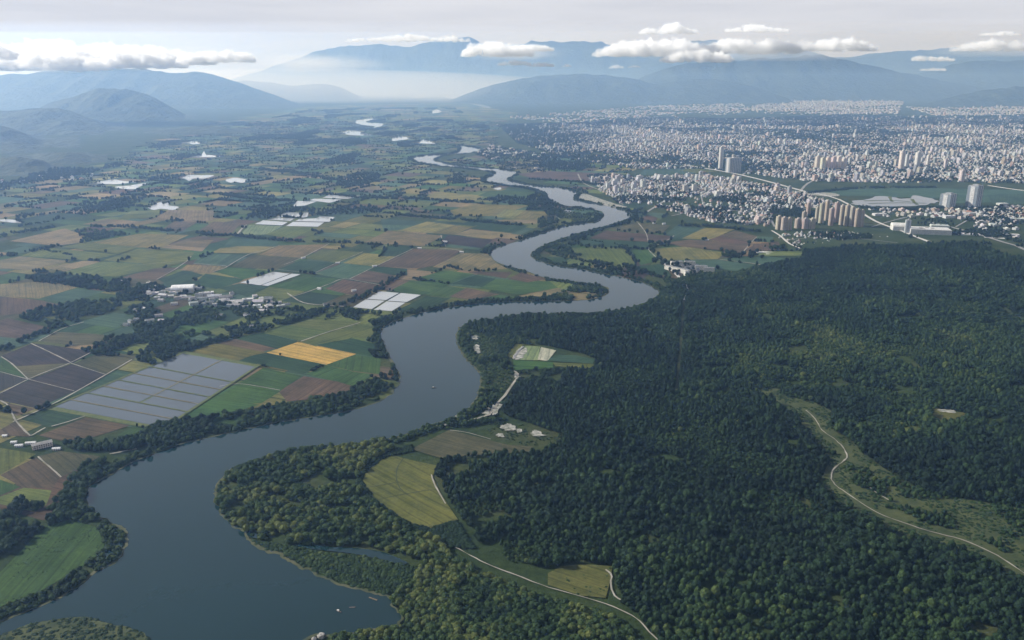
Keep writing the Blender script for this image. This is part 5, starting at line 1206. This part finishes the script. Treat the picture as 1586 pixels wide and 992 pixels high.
# ------------------------------------------------------------------ plants: nearest ones as single plants, the rest as masses
TREES = cat_(*TREES); BUSHES = cat_(*BUSHES)
def nearest(P, n):
    px, py, dep = proj(P['x'], P['y'], P['z'] + 4)
    hgt = np.array([k[0] for k in KINDS])[P['k']] * P['sz']
    ok = (px > 4) & (px < 1582) & (py > 0) & (py < 985)
    score = np.where(ok, hgt / dep, 0)
    o = np.argsort(-score)[:n]; m_ = np.zeros(len(P['x']), bool); m_[o] = True
    return take(P, m_), take(P, ~m_)
SRC = {0: ('dark tree in the closed forest canopy along the near edge of the view', 'near forest trees'), 1: ('rounded green tree in the bend wood between river and forest', 'trees in the river bend wood'),
       2: ('rounded yellow green tree on the wooded river peninsula', 'trees on the peninsula'), 6: ('bushy yellow green tree in the scrub between the reed bed and the meadow path', 'trees in the scrub by the meadow path'),
       8: ('small lone tree in the grassy forest clearing', 'trees in the forest clearing'), 9: ('bushy riverside tree on the bank of the bright green field', 'trees on the bank of the bright green field'),
       10: ('dark riverside tree on the bank below the farmhouse', 'trees on the bank below the farmhouse'), 11: ('riverside tree lining the middle reach of the river', 'trees on the middle reach'), 12: ('hedgerow tree in the farmland', 'hedgerow trees'),
       3: ('low dark shrub in the belt around the olive field', 'shrubs around the olive field'), 4: ('low green shrub on the reed bed beside the backwater', 'shrubs on the reed bed'), 5: ('low green shrub on the island at the near river bank', 'shrubs on the island'), 7: ('low shrub in the grass beside the meadow path', 'shrubs beside the meadow path'), 13: ('low weedy shrub in the bright green riverside field', 'weeds in the bright green field')}
near, rest = nearest(TREES, 290)
for i in range(len(near['x'])):
    k = int(near['k'][i]); lab, grp = SRC[int(near['src'][i])]
    cone = k in (3, 4)
    if cone: lab = lab.replace('tree', 'pointed tree', 1); grp = 'pointed ' + grp
    r_ = empty('conifer_tree' if cone else 'broadleaf_tree', (near['x'][i], near['y'][i], near['z'][i]), near['r'][i])
    r_.scale = (near['s'][i], near['s'][i], near['sz'][i]); tag(r_, lab, 'tree', grp)
    for nm, me in (('crown', CROWN[k]), ('trunk', TRUNK[k])):
        c = bpy.data.objects.new(nm, me); COL.objects.link(c); c.parent = r_
        if nm == 'crown': c['tint'] = float(near['t'][i])
m0 = rest['src'] == 0
mass('forest', take(rest, m0), 'dark mixed forest covering the slopes beside the river', 'forest')
m1 = np.isin(rest['src'], (1, 2, 6, 8, 9, 10, 11))
mass('riverside_woods', take(rest, m1), 'yellow green woods and scrub along the river banks', 'woods')
mass('hedgerow_trees', take(rest, rest['src'] == 12), 'dark hedgerows and clumps of trees between fields and houses', 'trees')
near, rest = nearest(BUSHES, 260)
for i in range(len(near['x'])):
    k = int(near['k'][i]); lab, grp = SRC[int(near['src'][i])]
    o = bpy.data.objects.new('shrub', CROWN[k]); COL.objects.link(o)
    o.location = (near['x'][i], near['y'][i], near['z'][i]); o.rotation_euler = (0, 0, near['r'][i]); o.scale = (near['s'][i], near['s'][i], near['sz'][i])
    o['tint'] = float(near['t'][i]); tag(o, lab, 'shrub', grp)
mass('undergrowth', rest, 'low dense undergrowth and reeds on the river flats', 'undergrowth')

# ------------------------------------------------------------------ small things on the water
def boat(px, py, L, rz, label, cabin=True):
    x, y = at(px, py, 0.0); r_ = tag(empty('boat', (x, y, 1.5), rz), label, 'boat')
    st = [(-.5, .30, .5), (-.35, .42, .42), (0, .48, .4), (.3, .36, .46), (.5, .03, .62)]
    vs, fs = [], []; Wd = L * .3
    for t, hw, fb in st:
        vs += [(t * L, -hw * Wd, fb * L * .16), (t * L * .94, -hw * Wd * .6, -.25), (t * L * .94, hw * Wd * .6, -.25), (t * L, hw * Wd, fb * L * .16)]
    for i in range(4):
        for k in range(3): fs.append((i * 4 + k, i * 4 + k + 1, i * 4 + k + 5, i * 4 + k + 4))
    fs += [(0, 1, 2, 3), (16, 19, 18, 17)]
    mesh_obj('hull', vs, fs, M_HULL, r_)
    dv = [(t * L * .97, s * hw * Wd * .92, fb * L * .13) for t, hw, fb in st for s in (-1, 1)]
    mesh_obj('deck', dv, [(2 * i, 2 * i + 2, 2 * i + 3, 2 * i + 1) for i in range(4)], M_DECK, r_)
    if cabin:
        K = Built(); K.box(-L * .12, 0, L * .055, L * .3, Wd * .55, L * .14, 0, (.5, .48, .45), (.6, .6, .58)); K.build('cabin', [M_ROOF, M_ROOF], r_)
    return r_
boat(672, 602, 11, R(8), 'dark boat alone in the middle of the river')
boat(525, 949, 9, R(-35), 'small boat with a cabin nearest the scrub shore')
boat(546, 943, 8, R(4), 'low open boat moored near the reed bed', False)
x, y = at(578, 930, 0.0)
r_ = tag(empty('jetty', (x, y, 1.5), R(-28)), 'narrow timber jetty reaching from the reed bed into the river', 'jetty')
K = Built(); K.box(0, 0, .55, 12, 1.8, .25, 0, (.16, .13, .09), (.2, .16, .11)); K.build('walkway', [M_TIMBER, M_TIMBER], r_)
for sx in (-5, 0, 5):
    for sy in (-.7, .7):
        K = Built(); K.box(sx, sy, -1.4, .3, .3, 1.93, 0, (.1, .08, .06), (.1, .08, .06)); K.build('post', [M_TIMBER, M_TIMBER], r_)
for k, (px, py, s_, lab) in enumerate(((498, 987, 4.5, 'bare pale boulder at the foot of the scrub on the shore'), (486, 992, 3.0, 'smaller boulder beside the bare pale one on the shore'))):
    bm = bmesh.new(); bmesh.ops.create_icosphere(bm, subdivisions=3, radius=s_)
    for v_ in bm.verts:
        q = v_.co / s_; v_.co *= 1 + .35 * mnoise.noise(q * 1.6 + Vector((k, 0, 0))) + .15 * mnoise.noise(q * 4); v_.co.z *= .7
    me = bpy.data.meshes.new('boulder'); bm.to_mesh(me); bm.free(); me.materials.append(M_ROCK)
    o = bpy.data.objects.new('boulder', me); COL.objects.link(o); x, y = at(px, py, 0.0); o.location = (x, y, 1.2); tag(o, lab, 'boulder')
